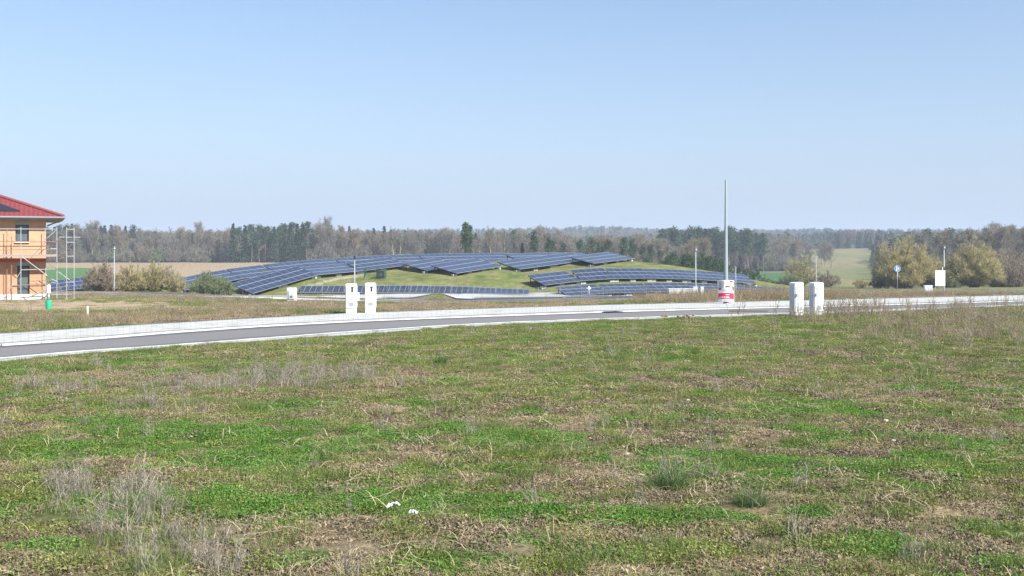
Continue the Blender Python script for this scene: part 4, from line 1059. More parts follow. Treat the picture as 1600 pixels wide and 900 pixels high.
# ---------------------------------------------------------------- plants: tuft meshes
def blades(n_, rad, h0, h1, w, lean, curve=0.4, seg=2, rg=rng, spread=1.0, zbase=0.0):
    """upright tapering blades -> V, quads (degenerate tips)"""
    ang = rg.uniform(0, 2 * np.pi, n_); rr = rad * np.sqrt(rg.random(n_)); bx, by = rr * np.cos(ang), rr * np.sin(ang)
    da = rg.uniform(0, 2 * np.pi, n_); ln = np.abs(rg.normal(0, lean, n_)) + 0.03
    H_ = rg.uniform(h0, h1, n_); fa = rg.uniform(0, 2 * np.pi, n_)
    V_ = []; 
    for s_ in range(seg + 1):
        t_ = s_ / seg; wd = w * (1 - t_ * 0.92) * 0.5
        ho_ = H_ * (ln * t_ + curve * ln * t_ * t_)
        cx = bx + np.cos(da) * ho_; cy = by + np.sin(da) * ho_; cz = zbase + H_ * t_ * np.sqrt(np.maximum(0.1, 1 - (ln * t_) ** 2 * 0.5))
        for sg in (-1, 1): V_.append(np.stack([cx + sg * wd * np.cos(fa), cy + sg * wd * np.sin(fa), cz], 1))
    V_ = np.stack(V_, 1)             # n, 2(seg+1), 3
    k = 2 * (seg + 1); base_ = np.arange(n_)[:, None] * k
    Fc_ = np.concatenate([base_ + np.array([[2 * s_, 2 * s_ + 1, 2 * s_ + 3, 2 * s_ + 2]]) for s_ in range(seg)], 0)
    tint = np.repeat(rg.random(n_), k)
    return V_.reshape(-1, 3), Fc_, tint
def flat_leaves(n_, rad, zmax, l0, l1, wr, tilt, rg=rng, dome=0.0):
    """small leaves, diamond quads, lying or tilted"""
    ang = rg.uniform(0, 2 * np.pi, n_); rr = rad * np.sqrt(rg.random(n_)) ; fall = 1 - (rr / rad) ** 2
    c_ = np.stack([rr * np.cos(ang), rr * np.sin(ang), rg.random(n_) * zmax * (0.25 + 0.75 * fall) + dome * fall + 0.004], 1)
    a = rg.uniform(0, 2 * np.pi, n_); el = rg.normal(0, tilt, n_)
    d = np.stack([np.cos(a) * np.cos(el), np.sin(a) * np.cos(el), np.sin(el)], 1)
    ro = rg.normal(0, tilt, n_); sN = np.stack([-np.sin(a) * np.cos(ro), np.cos(a) * np.cos(ro), np.sin(ro)], 1)
    L_ = rg.uniform(l0, l1, n_)[:, None]; W_ = L_ * wr
    V_ = np.stack([c_ - d * L_ / 2, c_ + sN * W_ / 2, c_ + d * L_ / 2, c_ - sN * W_ / 2], 1).reshape(-1, 3)
    V_[:, 2] = np.maximum(V_[:, 2], 0.002)
    Fc_ = np.arange(n_ * 4).reshape(-1, 4)
    return V_, Fc_, np.repeat(rg.random(n_), 4)
def merge(parts):
    V_, Fc_, T_ = [], [], []; b0 = 0
    for v, f, t_ in parts: V_.append(v); Fc_.append(f + b0); T_.append(t_); b0 += len(v)
    return np.concatenate(V_), np.concatenate(Fc_), np.concatenate(T_)
def tuftmesh(name, parts, mat):
    V_, Fc_, T_ = merge(parts); me_ = mesh_np(name, V_, Fc_, attrs={'tint': T_}); me_.materials.append(mat); return me_
def sprigs(n_, rad, h0, h1, rg, w=0.004, side=14, spread=0.35, up=0.6):
    """dry stalks with many short side twigs"""
    v, f, t_ = blades(n_, rad, h0, h1, w, 0.16, 0.3, 2, rg)
    k = 6; P_ = v.reshape(n_, k, 3); base_ = P_[:, :2].mean(1); tip = P_[:, 4:6].mean(1)
    m_ = n_ * side; idx = np.repeat(np.arange(n_), side); tt = rg.uniform(0.25, 1.0, m_)[:, None]
    s0 = base_[idx] + (tip - base_[idx][:, :] * 0 - base_)[idx] * tt if False else base_[idx] * (1 - tt) + tip[idx] * tt
    a = rg.uniform(0, 2 * np.pi, m_); Ln = (rg.uniform(0.4, 1.0, m_) * spread * (h1) * (1.15 - tt[:, 0]))[:, None]
    d = np.stack([np.cos(a), np.sin(a), np.full(m_, up) + rg.normal(0, 0.3, m_)], 1); d /= np.linalg.norm(d, axis=1)[:, None]
    e_ = s0 + d * Ln; wv = np.stack([-np.sin(a), np.cos(a), np.zeros(m_)], 1) * w * 0.35
    V2 = np.stack([s0 - wv, s0 + wv, e_ + wv * 0.5, e_ - wv * 0.5], 1).reshape(-1, 3)
    return merge([(v, f, t_), (V2, np.arange(m_ * 4).reshape(-1, 4), np.repeat(rg.random(m_), 4))])

M['clover'] = leafmat('green_ground_cover', (0.035, 0.10, 0.012), (0.105, 0.22, 0.035), (0.24, 0.37, 0.10), 0.30, seedmix=0.9)
M['moss'] = leafmat('olive_ground_cover', (0.07, 0.085, 0.02), (0.19, 0.225, 0.055), (0.38, 0.41, 0.14), 0.25, seedmix=0.9)
M['grass'] = leafmat('meadow_grass', (0.045, 0.09, 0.018), (0.13, 0.19, 0.045), (0.32, 0.36, 0.14), 0.3)
M['blue_grass'] = leafmat('bluish_tussock_grass', (0.05, 0.105, 0.03), (0.10, 0.18, 0.055), (0.21, 0.28, 0.12), 0.3)
M['straw'] = leafmat('dry_straw', (0.11, 0.075, 0.04), (0.30, 0.235, 0.14), (0.62, 0.53, 0.36), 0.2)
M['darklitter'] = leafmat('dark_plant_litter', (0.06, 0.048, 0.03), (0.13, 0.105, 0.065), (0.25, 0.205, 0.135), 0.1)
M['greydry'] = leafmat('grey_dry_stalks', (0.12, 0.105, 0.085), (0.28, 0.25, 0.205), (0.50, 0.455, 0.385), 0.15)
M['browndry'] = leafmat('brown_dry_weeds', (0.14, 0.108, 0.072), (0.29, 0.237, 0.165), (0.49, 0.42, 0.30), 0.25)

def instancer(name, meshes, P_, rot, scl, idx, kind='stuff', label=None, cat=None, tilt=None):
    """one object: points carrying copies of a few tuft meshes (nothing here could be counted)"""
    n_ = len(P_); me_ = bpy.data.meshes.new(name); me_.vertices.add(n_); me_.vertices.foreach_set('co', np.asarray(P_, np.float32).ravel())
    a = me_.attributes.new('rotz', 'FLOAT', 'POINT'); a.data.foreach_set('value', np.asarray(rot, np.float32))
    a = me_.attributes.new('scl', 'FLOAT_VECTOR', 'POINT'); a.data.foreach_set('vector', np.asarray(scl, np.float32).ravel())
    a = me_.attributes.new('idx', 'INT', 'POINT'); a.data.foreach_set('value', np.asarray(idx, np.int32))
    me_.update(); o = link(name, me_)
    ng = bpy.data.node_groups.new(name, 'GeometryNodeTree')
    ng.interface.new_socket('Geometry', in_out='INPUT', socket_type='NodeSocketGeometry'); ng.interface.new_socket('Geometry', in_out='OUTPUT', socket_type='NodeSocketGeometry')
    gi = ng.nodes.new('NodeGroupInput'); go = ng.nodes.new('NodeGroupOutput'); jn = ng.nodes.new('GeometryNodeJoinGeometry')
    def na(nm, ty):
        d = ng.nodes.new('GeometryNodeInputNamedAttribute'); d.data_type = ty; d.inputs[0].default_value = nm
        return [s_ for s_ in d.outputs if s_.enabled and s_.name == 'Attribute'][0]
    rz = na('rotz', 'FLOAT'); sc = na('scl', 'FLOAT_VECTOR'); ix = na('idx', 'INT')
    cx = ng.nodes.new('ShaderNodeCombineXYZ'); ng.links.new(rz, cx.inputs[2])
    e2r = ng.nodes.new('FunctionNodeEulerToRotation'); ng.links.new(cx.outputs[0], e2r.inputs[0])
    for k, ms in enumerate(meshes):
        src = bpy.data.objects.new(name + '_source', ms)
        oi = ng.nodes.new('GeometryNodeObjectInfo'); oi.inputs[0].default_value = src; oi.inputs['As Instance'].default_value = True
        cmp_ = ng.nodes.new('FunctionNodeCompare'); cmp_.data_type = 'INT'; cmp_.operation = 'EQUAL'
        ins = [s_ for s_ in cmp_.inputs if s_.enabled]; ng.links.new(ix, ins[0]); ins[1].default_value = k
        ip = ng.nodes.new('GeometryNodeInstanceOnPoints')
        ng.links.new(gi.outputs[0], ip.inputs['Points']); ng.links.new(cmp_.outputs[0], ip.inputs['Selection']); ng.links.new(oi.outputs['Geometry'], ip.inputs['Instance'])
        ng.links.new(e2r.outputs[0], ip.inputs['Rotation']); ng.links.new(sc, ip.inputs['Scale']); ng.links.new(ip.outputs[0], jn.inputs[0])
    ng.links.new(jn.outputs[0], go.inputs[0])
    md = o.modifiers.new('scatter', 'NODES'); md.node_group = ng
    tag(o, label, cat, kind=kind); return o

def scatter_fore(n_, y0, y1, seed, over=0.11):
    """points uniform over the visible ground wedge between two depths"""
    rg = np.random.default_rng(seed)
    y = np.sqrt(rg.random(n_) * (y1 ** 2 - y0 ** 2) + y0 ** 2); uu = rg.uniform(-0.477 - over, 0.477 + over, n_)
    return uu * y, y, rg
def area(y0, y1): return 0.5 * (y1 ** 2 - y0 ** 2) * 1.174
rgt = np.random.default_rng(77)
cl = [tuftmesh('clover_patch', [flat_leaves(420, 0.19, 0.022, 0.008, 0.020, 0.75, 0.5, rgt, 0.004), blades(26, 0.15, 0.02, 0.07, 0.003, 0.5, rg=rgt)], M['clover']) for _ in range(4)]
ms = [tuftmesh('moss_patch', [flat_leaves(330, 0.17, 0.028, 0.008, 0.024, 0.5, 0.6, rgt, 0.006), blades(60, 0.16, 0.02, 0.06, 0.003, 0.6, rg=rgt)], M['moss']) for _ in range(3)]
gs = [tuftmesh('grass_clump', [blades(110, 0.10, 0.03, 0.11, 0.0035, 0.55, rg=rgt)], M['grass']) for _ in range(3)]
st = [tuftmesh('straw_litter', [flat_leaves(230, 0.18, 0.03, 0.02, 0.075, 0.075, 0.35, rgt), flat_leaves(60, 0.18, 0.02, 0.012, 0.03, 0.5, 0.5, rgt), blades(30, 0.16, 0.02, 0.08, 0.003, 0.9, rg=rgt)], M['straw']) for _ in range(3)]
dl = [tuftmesh('dark_litter', [flat_leaves(200, 0.17, 0.03, 0.015, 0.05, 0.12, 0.5, rgt), flat_leaves(120, 0.17, 0.02, 0.010, 0.03, 0.6, 0.5, rgt)], M['darklitter']) for _ in range(3)]
gd = [tuftmesh('grey_stalks', [sprigs(5, 0.07, 0.12, 0.36, rgt, 0.0045, 30, 0.22, 0.9), blades(26, 0.10, 0.05, 0.26, 0.0035, 0.5, rg=rgt)], M['greydry']) for _ in range(4)]
bw = [tuftmesh('brown_weeds', [sprigs(5, 0.16, 0.35, 0.75, rgt, 0.009, 34, 0.26, 0.9), blades(60, 0.22, 0.10, 0.35, 0.006, 0.4, rg=rgt)], M['browndry']) for _ in range(5)]

tb = [tuftmesh('tan_grass', [blades(120, 0.22, 0.15, 0.5, 0.006, 0.35, 0.5, rg=rgt), sprigs(2, 0.15, 0.4, 0.8, rgt, 0.008, 16, 0.12, 1.3)], M['straw']) for _ in range(3)]
tall = [tuftmesh('tall_dock', [sprigs(3, 0.22, 0.8, 1.25, rgt, 0.013, 26, 0.10, 1.6)], M['browndry']) for _ in range(3)]
# loose pieces lying on the soil near the camera: flakes, clods, long bent straws, broad leaf rosettes
M['clod'] = leafmat('soil_crumbs', (0.09, 0.072, 0.048), (0.19, 0.155, 0.10), (0.33, 0.275, 0.19), 0.0)
crumb = []
for _ in range(3):
    V_, Fc_, T_ = flat_leaves(260, 0.19, 0.012, 0.006, 0.024, 0.8, 0.9, rgt); V_[:, 2] += 0.002; crumb.append(tuftmesh('soil_crumbs', [(V_, Fc_, T_)], M['clod']))
def long_straws(n_, rad, L0, L1, rg):
    out = []
    for _ in range(n_):
        k = 7; a = rg.uniform(0, 6.283); L_ = rg.uniform(L0, L1); c_ = rg.normal(0, rad * 0.4, 2); bend = rg.normal(0, 0.9); hz0 = rg.uniform(0.01, 0.05); arc = rg.uniform(0, 0.10)
        t_ = np.linspace(0, 1, k); ang = a + bend * t_; x_ = c_[0] + np.cumsum(np.cos(ang)) * L_ / k; y_ = c_[1] + np.cumsum(np.sin(ang)) * L_ / k; z_ = hz0 + arc * np.sin(t_ * 3.0)
        P__ = np.stack([x_, y_, z_], 1); out.append(ribbons_(P__[:-1], P__[1:], 0.0045, 0.004, rg))
    return merge(out)
def ribbons_(a, b, w0, w1, rg):
    n_ = len(a); d = b - a; s_ = np.stack([-d[:, 1], d[:, 0], 0 * d[:, 0] + 0.3 * np.abs(d[:, 0])], 1); s_ /= np.linalg.norm(s_, axis=1)[:, None] + 1e-9
    V_ = np.stack([a - s_ * w0 / 2, a + s_ * w0 / 2, b + s_ * w1 / 2, b - s_ * w1 / 2], 1).reshape(-1, 3); return V_, np.arange(n_ * 4).reshape(-1, 4), np.full(n_ * 4, rg.random() * 0.5 + 0.5)
ls = [tuftmesh('bent_straw', [long_straws(5, 0.15, 0.15, 0.42, rgt)], M['straw']) for _ in range(5)]
def rosette(n_, L_, rg):
    out = []
    for i in range(n_):
        a = 6.283 * i / n_ + rg.normal(0, 0.25); l_ = L_ * rg.uniform(0.6, 1.1); el = rg.uniform(0.15, 0.7); w_ = l_ * 0.14
        d = np.array([math.cos(a), math.sin(a), 0]); sN = np.array([-math.sin(a), math.cos(a), 0]); up_ = np.array([0, 0, 1.0])
        p0 = d * 0.005 + up_ * 0.004; p1 = d * l_ * 0.55 + up_ * l_ * 0.45 * el; p2 = d * l_ + up_ * l_ * 0.25 * el
        V_ = np.array([p0 - sN * w_ * 0.3, p0 + sN * w_ * 0.3, p1 + sN * w_ * 1.1, p1 - sN * w_ * 1.1, p2 + sN * w_ * 0.25, p2 - sN * w_ * 0.25]); out.append((V_, np.array([[0, 1, 2, 3], [3, 2, 4, 5]]), np.full(6, rg.random())))
    return merge(out)
ro = [tuftmesh('leaf_rosette', [rosette(rgt.integers(9, 15), rgt.uniform(0.07, 0.12), rgt)], M['grass']) for _ in range(4)]
def layer(name, meshes, dens, prob, seed, y0=4.4, y1=52, s0=0.8, s1=1.25, zs=1.0, lod=20.0, label=None):
    """density per m2 near the camera; farther away fewer, larger patches"""
    X_, Y_, P_r = [], [], []
    bands = [(y0, 12, 1.0), (12, 20, 1.25), (20, 32, 1.7), (32, y1, 2.3)]
    out = []
    for bi, (a, c_, g_) in enumerate(bands):
        a = max(a, y0)
        if a >= min(c_, y1): continue
        c_ = min(c_, y1); n_ = int(area(a, c_) * dens / g_ ** 2)
        x, y, rg = scatter_fore(n_, a, c_, seed + bi)
        px_, py_ = to_img(x, y)
        pr = prob(x, y, px_, py_) * (py_ > interp(E_near, px_) + 0.4)
        k = rg.random(n_) < pr
        sc_ = rg.uniform(s0, s1, k.sum()) * g_ ** 0.8
        out.append((x[k], y[k], sc_, rg.integers(0, len(meshes), k.sum()), rg.uniform(0, 6.283, k.sum()), g_))
    x = np.concatenate([o_[0] for o_ in out]); y = np.concatenate([o_[1] for o_ in out]); s_ = np.concatenate([o_[2] for o_ in out])
    ix = np.concatenate([o_[3] for o_ in out]); rz = np.concatenate([o_[4] for o_ in out]); gg = np.concatenate([np.full(len(o_[0]), o_[5]) for o_ in out])
    P_ = np.stack([x, y, gzr(x, y) - 0.004], 1)
    S_ = np.stack([s_, s_, s_ / gg ** 0.5 * zs], 1)
    instancer(name, meshes, P_, rz, S_, ix, label=label)
def cov(x, y, px_, py_): return cover(x, y, px_, py_)
def f_clover(x, y, a, c_):
    g, s, r = cov(x, y, a, c_); return g * (1 - 0.8 * s) * (1 - 0.5 * r) * 1.0
def f_moss(x, y, a, c_):
    g, s, r = cov(x, y, a, c_); top = sstep(660, 520, c_); nn = sstep(0.36, 0.56, fbm(x * 0.9, y * 0.9, 71))
    return (1 - s * 0.85) * (1 - 0.5 * g) * (0.5 + 0.5 * top) * (0.4 + 0.6 * nn) * (1 - 0.5 * gauss(a, c_, [(1480, 515, 190, 40)]).clip(0, 1))
def f_grass(x, y, a, c_):
    g, s, r = cov(x, y, a, c_); nn = sstep(0.5, 0.62, fbm(x * 1.6, y * 1.6, 72)); return (0.12 + 0.88 * nn) * (1 - s * 0.8) * (0.35 + 0.65 * (1 - g)) * (0.6 + 0.4 * sstep(640, 520, c_))
def f_straw(x, y, a, c_):
    g, s, r = cov(x, y, a, c_); nn = sstep(0.38, 0.6, fbm(x * 1.3, y * 1.3, 73)); return (1 - g * 0.85) * (0.22 + 0.5 * nn + 0.35 * r + 0.2 * s)
def f_dark(x, y, a, c_):
    g, s, r = cov(x, y, a, c_); nn = sstep(0.5, 0.66, fbm(x * 1.1, y * 1.1, 74)); return (1 - g * 0.9) * (0.12 + 0.8 * nn)
def f_grey(x, y, a, c_):
    g, s, r = cov(x, y, a, c_); k = gauss(a, c_, GREY); k2 = sstep(0.12, 0.5, k + (fbm(x * 2.2, y * 2.2, 75) - 0.5) * 0.8)
    return (k2 * 0.75 + 0.004) * (1 - 0.5 * s)
def f_brown(x, y, a, c_):
    k = gauss(a, c_, [(1500, 512, 210, 38), (1330, 497, 130, 16), (1620, 520, 120, 50)]); return sstep(0.12, 0.5, k + (fbm(x * 0.9, y * 0.9, 76) - 0.5) * 0.5) * 0.9
DENS = 1.0
layer('clover_cover', cl, 34 * DENS, f_clover, 100, label='bright green low clover-like ground cover in patches')
layer('moss_cover', ms, 38 * DENS, f_moss, 200, label='olive green low cover between dry grass')
layer('meadow_grass', gs, 26 * DENS, f_grass, 300, label='short loose meadow grass clumps')
layer('straw_litter', st, 26 * DENS, f_straw, 400, label='flattened dry straw litter on the soil')
layer('dark_litter', dl, 15 * DENS, f_dark, 500, label='dark dead plant litter on bare soil')
layer('grey_dry_stalks', gd, 50, f_grey, 600, s0=0.4, s1=1.05, label='thin grey dry stalks standing in the meadow')
layer('brown_weed_thicket', bw, 12, f_brown, 700, y0=20, y1=54, s0=0.3, s1=0.72, label='brown dry weeds at the right end of the meadow')
# weeds beyond the road, taller and denser to the right
layer('soil_crumbs', crumb, 26, lambda x, y, a, c_: (1 - cov(x, y, a, c_)[0] * 0.8) * 0.95, 1100, y1=30, label='crumbs of soil and dead leaf flakes on bare ground')
layer('bent_straw', ls, 6, lambda x, y, a, c_: 0.25 + 0.75 * sstep(0.45, 0.6, fbm(x * 1.2, y * 1.2, 77)), 1200, y1=30, s0=0.6, s1=1.1, label='long bent pale straws lying across the meadow')
layer('leaf_rosettes', ro, 5, lambda x, y, a, c_: 0.2 + 0.8 * sstep(0.5, 0.62, fbm(x * 0.7, y * 0.7, 78)), 1300, y1=22, s0=0.6, s1=1.25, label='flat broad leaf rosettes between the grass')
def weeds_back():
    rg = np.random.default_rng(800); n_ = 66000
    y = np.sqrt(rg.random(n_) * (112 ** 2 - 30 ** 2) + 30 ** 2); x = rg.uniform(-0.62, 0.62, n_) * y
    px_, py_ = to_img(x, y); e_ = interp(E_far, px_)
    rt = np.clip((px_ - 900) / 260, 0, 1); lowz = (px_ > 430) & (px_ < 990) & (y > 52)
    edge = np.clip((e_ - py_), 0, 50)
    pr = np.where((py_ < e_ - 1.5) & (y < 112), 0.55 + 0.45 * sstep(0.4, 0.6, fbm(x * 0.3, y * 0.3, 81)), 0)
    # keep off roads, bays, bare soil, the house
    road = (py_ < interp(bn, px_) + 0.3) & (py_ > interp(bf, px_) - 0.2)
    bays = (((px_ > 490) & (px_ < 672)) | ((px_ > 692) & (px_ < 890))) & (py_ < interp(bn, px_)) & (py_ > 459)
    bare = (((px_ - 95) / 235) ** 2 + ((py_ - 477) / 11) ** 2) < 1
    hs = (px_ < 75) & (y > 70)
    gr_ = (((px_ - 60) / 170) ** 2 + ((py_ - 489) / 5.5) ** 2) < 1
    pr = pr * (~road) * (~bays) * (~bare) * (~hs) * np.where(gr_, 0.15, 1.0) * np.where((py_ < interp(bn, px_)) & (px_ < 480), 0.35, 1) * np.where((px_ > 985) | (py_ > interp(bn, px_)), 1.0, 0.3)
    pr = pr * np.where(y < 60, 0.8, 0.45)
    k = rg.random(n_) < pr
    s_ = np.where(lowz, 0.2, 0.40 + 0.86 * rt * (y < 80) + 0.5 * rt * (y >= 80) + 0.12 * (px_ < 300) * (y < 45))[k] * rg.uniform(0.55, 1.2, k.sum()) * np.where(y[k] > 60, 1.25, 1.0)
    P_ = np.stack([x[k], y[k], gzr(x[k], y[k]) - 0.02], 1); w_ = np.maximum(s_, 0.75)
    print('weeds', k.sum())
    instancer('roadside_weeds', bw + tb, P_, rg.uniform(0, 6.28, k.sum()), np.stack([w_ * 1.1, w_ * 1.1, s_], 1), rg.choice([0, 1, 2, 3, 4, 5, 6, 7, 5, 6, 7], k.sum()), label='dry brown weeds and stalks beyond the road')
    k = (rg.random(n_) < 0.02 + 0.07 * rt) & (pr > 0) & (y < 82); s_ = rg.uniform(0.35, 0.85, k.sum()) + 0.15 * rt[k]
    instancer('tall_dock_stalks', tall, np.stack([x[k], y[k], gzr(x[k], y[k])], 1), rg.uniform(0, 6.28, k.sum()), np.stack([s_, s_, s_], 1), rg.integers(0, 3, k.sum()), label='single tall dead stalks above the weeds beyond the road')
    # lower straw and green between them
    n2 = 29000; y = np.sqrt(rg.random(n2) * (112 ** 2 - 30 ** 2) + 30 ** 2); x = rg.uniform(-0.62, 0.62, n2) * y; px_, py_ = to_img(x, y)
    road = (py_ < interp(bn, px_) + 0.3) & (py_ > interp(bf, px_) - 0.2); bays = (((px_ > 490) & (px_ < 672)) | ((px_ > 692) & (px_ < 890))) & (py_ < interp(bn, px_)) & (py_ > 459)
    k = (py_ < interp(E_far, px_) - 0.8) & ~road & ~bays & ~((px_ < 75) & (y > 70)) & ~(((((px_ - 95) / 210) ** 2 + ((py_ - 478) / 9) ** 2) < 1) & (rg.random(n2) < 0.93)); m_ = k.sum()
    P_ = np.stack([x[k], y[k], gzr(x[k], y[k]) - 0.01], 1); s_ = rg.uniform(2.2, 3.6, m_)
    gr2 = fbm(x[k] * 0.25, y[k] * 0.25, 83) > 0.56
    instancer('roadside_straw', [st[0], st[1], ms[0], gs[0]], P_, rg.uniform(0, 6.28, m_), np.stack([s_, s_, s_ * 0.6], 1), np.where(gr2, rg.integers(2, 4, m_), rg.integers(0, 2, m_)), label='matted straw and sparse green beyond the road')
weeds_back()
# single stalks in front of the road at the right, dark against the asphalt
rg = np.random.default_rng(900); xs_ = np.concatenate([rg.uniform(1290, 1620, 70), rg.uniform(1130, 1290, 10), rg.uniform(1290, 1400, 30)]); yp = interp(E_near, xs_) + rg.uniform(1, 7, len(xs_))
P_ = np.array([cast(a, c_, 10, 120) for a, c_ in zip(xs_, yp)]); P_[:, 2] = gzr(P_[:, 0], P_[:, 1])
s_ = rg.uniform(0.6, 1.45, len(P_)); instancer('tall_edge_stalks', [tuftmesh('edge_stalk', [sprigs(2, 0.05, 0.5, 0.8, rgt, 0.010, 40, 0.22, 1.1)], M['browndry']) for _ in range(3)], P_, rg.uniform(0, 6, len(P_)), np.stack([s_, s_, s_], 1), rg.integers(0, 3, len(P_)), label='single tall dead stalks at the near road edge on the right')
# ragged fringe of grass creeping over the near verge
rg = np.random.default_rng(950); n_ = 1100; xs_ = rg.uniform(-30, 1640, n_); yp = interp(E_near, xs_) + rg.uniform(0.9, 4.0, n_) - 2.0 * (fbm(xs_ * 0.03, xs_ * 0, 96) > 0.56)
P_ = np.array([cast(a, c_, 10, 120) for a, c_ in zip(xs_, yp)]); P_[:, 2] = gzr(P_[:, 0], P_[:, 1]) + 0.01; s_ = rg.uniform(0.6, 1.3, n_)
instancer('verge_grass', [gs[0], gs[1], ms[0], st[0], cl[0]], P_, rg.uniform(0, 6, n_), np.stack([s_, s_, s_ * 0.8], 1), rg.choice([0, 1, 2, 2, 3, 4], n_), label='ragged fringe of grass along the near verge of the road')
# separate green tussocks
def tussock(px_, py_, r_, h_, n_, mat, label, seed, lean=0.5, dry=0):
    rg = np.random.default_rng(seed); p = cast(px_, py_, 4, 80)
    V_, Fc_, T_ = merge([blades(n_, r_, h_ * 0.4, h_, 0.005, lean, 0.5, 3, rg)]) ; o = link('grass_tussock', mesh_np('grass_tussock', V_, Fc_, attrs={'tint': T_}), M[mat])
    o.location = (p[0], p[1], float(gzr(np.array([p[0]]), np.array([p[1]]))[0]) - 0.01); tag(o, label, 'grass tussock')
    if dry:
        V_, Fc_, T_ = blades(dry, r_ * 0.7, h_ * 0.6, h_ * 1.15, 0.005, lean * 0.9, 0.4, 3, rg); link('dry_blades', mesh_np('dry_blades', V_, Fc_, attrs={'tint': T_}), M['greydry'], o)
tussock(689, 569, 0.10, 0.22, 420, 'blue_grass', 'dense dark green grass tussock alone near the middle of the meadow', 1, 0.6)
tussock(1172, 792, 0.10, 0.17, 420, 'blue_grass', 'green tussock with pale dry blades at its heart', 2, 0.8, 60)
tussock(1045, 765, 0.13, 0.24, 420, 'blue_grass', 'wide loose bluish tussock left of the pale-hearted one', 3, 0.9, 50)
tussock(475, 768, 0.08, 0.08, 200, 'grass', 'low dark tuft on bare soil left of the tissues', 4, 0.9)
tussock(390, 640, 0.25, 0.14, 500, 'grass', 'broad pale green grass clump above the big clover patch', 5, 0.8)
tussock(1510, 620, 0.12, 0.12, 160, 'grass', 'small green grass clump low down at the far right meadow', 6, 0.8)
tussock(640, 560 + 40, 0.2, 0.12, 300, 'grass', 'light green grass clump below left of the dark lone tussock', 7, 0.8)
tussock(240, 890, 0.18, 0.16, 420, 'grass', 'grass clump at the foot of the grey dry stalks', 8, 0.8)
tussock(890, 888, 0.12, 0.12, 300, 'grass', 'green grass clump at the bottom edge of the meadow', 9, 0.8)

# ---------------------------------------------------------------- trees
def treemat(name, ca, cb, cc, transl=0.15):
    return leafmat(name, ca, cb, cc, transl, 0.8, 0.5)
M['twig'] = treemat('grey_brown_twigs', (0.13, 0.118, 0.088), (0.225, 0.202, 0.155), (0.35, 0.32, 0.255), 0.2)
M['twig_warm'] = treemat('warm_brown_twigs', (0.15, 0.115, 0.08), (0.25, 0.20, 0.14), (0.37, 0.305, 0.225), 0.2)
M['twig_bush'] = treemat('tan_shrub_twigs', (0.2, 0.155, 0.11), (0.34, 0.275, 0.2), (0.48, 0.41, 0.31), 0.3)
M['twig_willow'] = treemat('yellowish_willow_twigs', (0.24, 0.21, 0.095), (0.42, 0.365, 0.175), (0.56, 0.50, 0.28), 0.35)
M['twig_green'] = treemat('budding_green_twigs', (0.13, 0.16, 0.075), (0.23, 0.27, 0.14), (0.35, 0.39, 0.23), 0.35)
M['pine'] = treemat('pine_needles', (0.035, 0.062, 0.03), (0.062, 0.10, 0.048), (0.11, 0.155, 0.075), 0.2)
M['spruce'] = treemat('spruce_needles', (0.026, 0.048, 0.028), (0.045, 0.078, 0.042), (0.08, 0.12, 0.06), 0.15)
def ribbons(a, b, w0, w1, rg):
    """flat tapered strips between point arrays"""
    n_ = len(a); d = b - a; r_ = rg.normal(size=(n_, 3)); s_ = np.cross(d, r_); s_ /= np.linalg.norm(s_, axis=1)[:, None] + 1e-9
    w0 = np.broadcast_to(w0, (n_,))[:, None]; w1 = np.broadcast_to(w1, (n_,))[:, None]
    V_ = np.stack([a - s_ * w0 / 2, a + s_ * w0 / 2, b + s_ * w1 / 2, b - s_ * w1 / 2], 1).reshape(-1, 3)
    return V_, np.arange(n_ * 4).reshape(-1, 4), np.repeat(rg.random(n_), 4)
def prisms(a, b, r0, r1, rg, k=4):
    n_ = len(a); d = b - a; d = d / (np.linalg.norm(d, axis=1)[:, None] + 1e-9)
    x = np.cross(d, np.array([0.31, 0.17, 0.93]) + 0 * d); x /= np.linalg.norm(x, axis=1)[:, None] + 1e-9; y = np.cross(d, x)
    V_ = []
    for p_, r_ in ((a, r0), (b, r1)):
        r_ = np.broadcast_to(r_, (n_,))[:, None]
        for i in range(k): t_ = 2 * np.pi * i / k; V_.append(p_ + (x * math.cos(t_) + y * math.sin(t_)) * r_)
    V_ = np.stack(V_, 1); base_ = np.arange(n_)[:, None] * 2 * k
    Fc_ = np.concatenate([base_ + np.array([[i, (i + 1) % k, k + (i + 1) % k, k + i]]) for i in range(k)], 0)
    return V_.reshape(-1, 3), Fc_, np.repeat(rg.random(n_) * 0.5, 2 * k)
def grow(a, b, nper, t0, t1, ln, up, rg, spread=1.0):
    """children along segments a->b"""
    n_ = len(a); idx = np.repeat(np.arange(n_), nper); t_ = rg.uniform(t0, t1, n_ * nper)[:, None]
    s_ = a[idx] * (1 - t_) + b[idx] * t_; d = b[idx] - a[idx]; L_ = np.linalg.norm(d, axis=1)[:, None]; d = d / (L_ + 1e-9)
    r_ = rg.normal(size=d.shape); r_ -= d * (r_ * d).sum(1)[:, None]; r_ /= np.linalg.norm(r_, axis=1)[:, None] + 1e-9
    nd = d * 0.75 + r_ * spread + np.array([0, 0, up]); nd /= np.linalg.norm(nd, axis=1)[:, None]
    l_ = ln * rg.uniform(0.55, 1.1, len(nd))[:, None] * (1.15 - 0.5 * t_)
    return s_, s_ + nd * l_
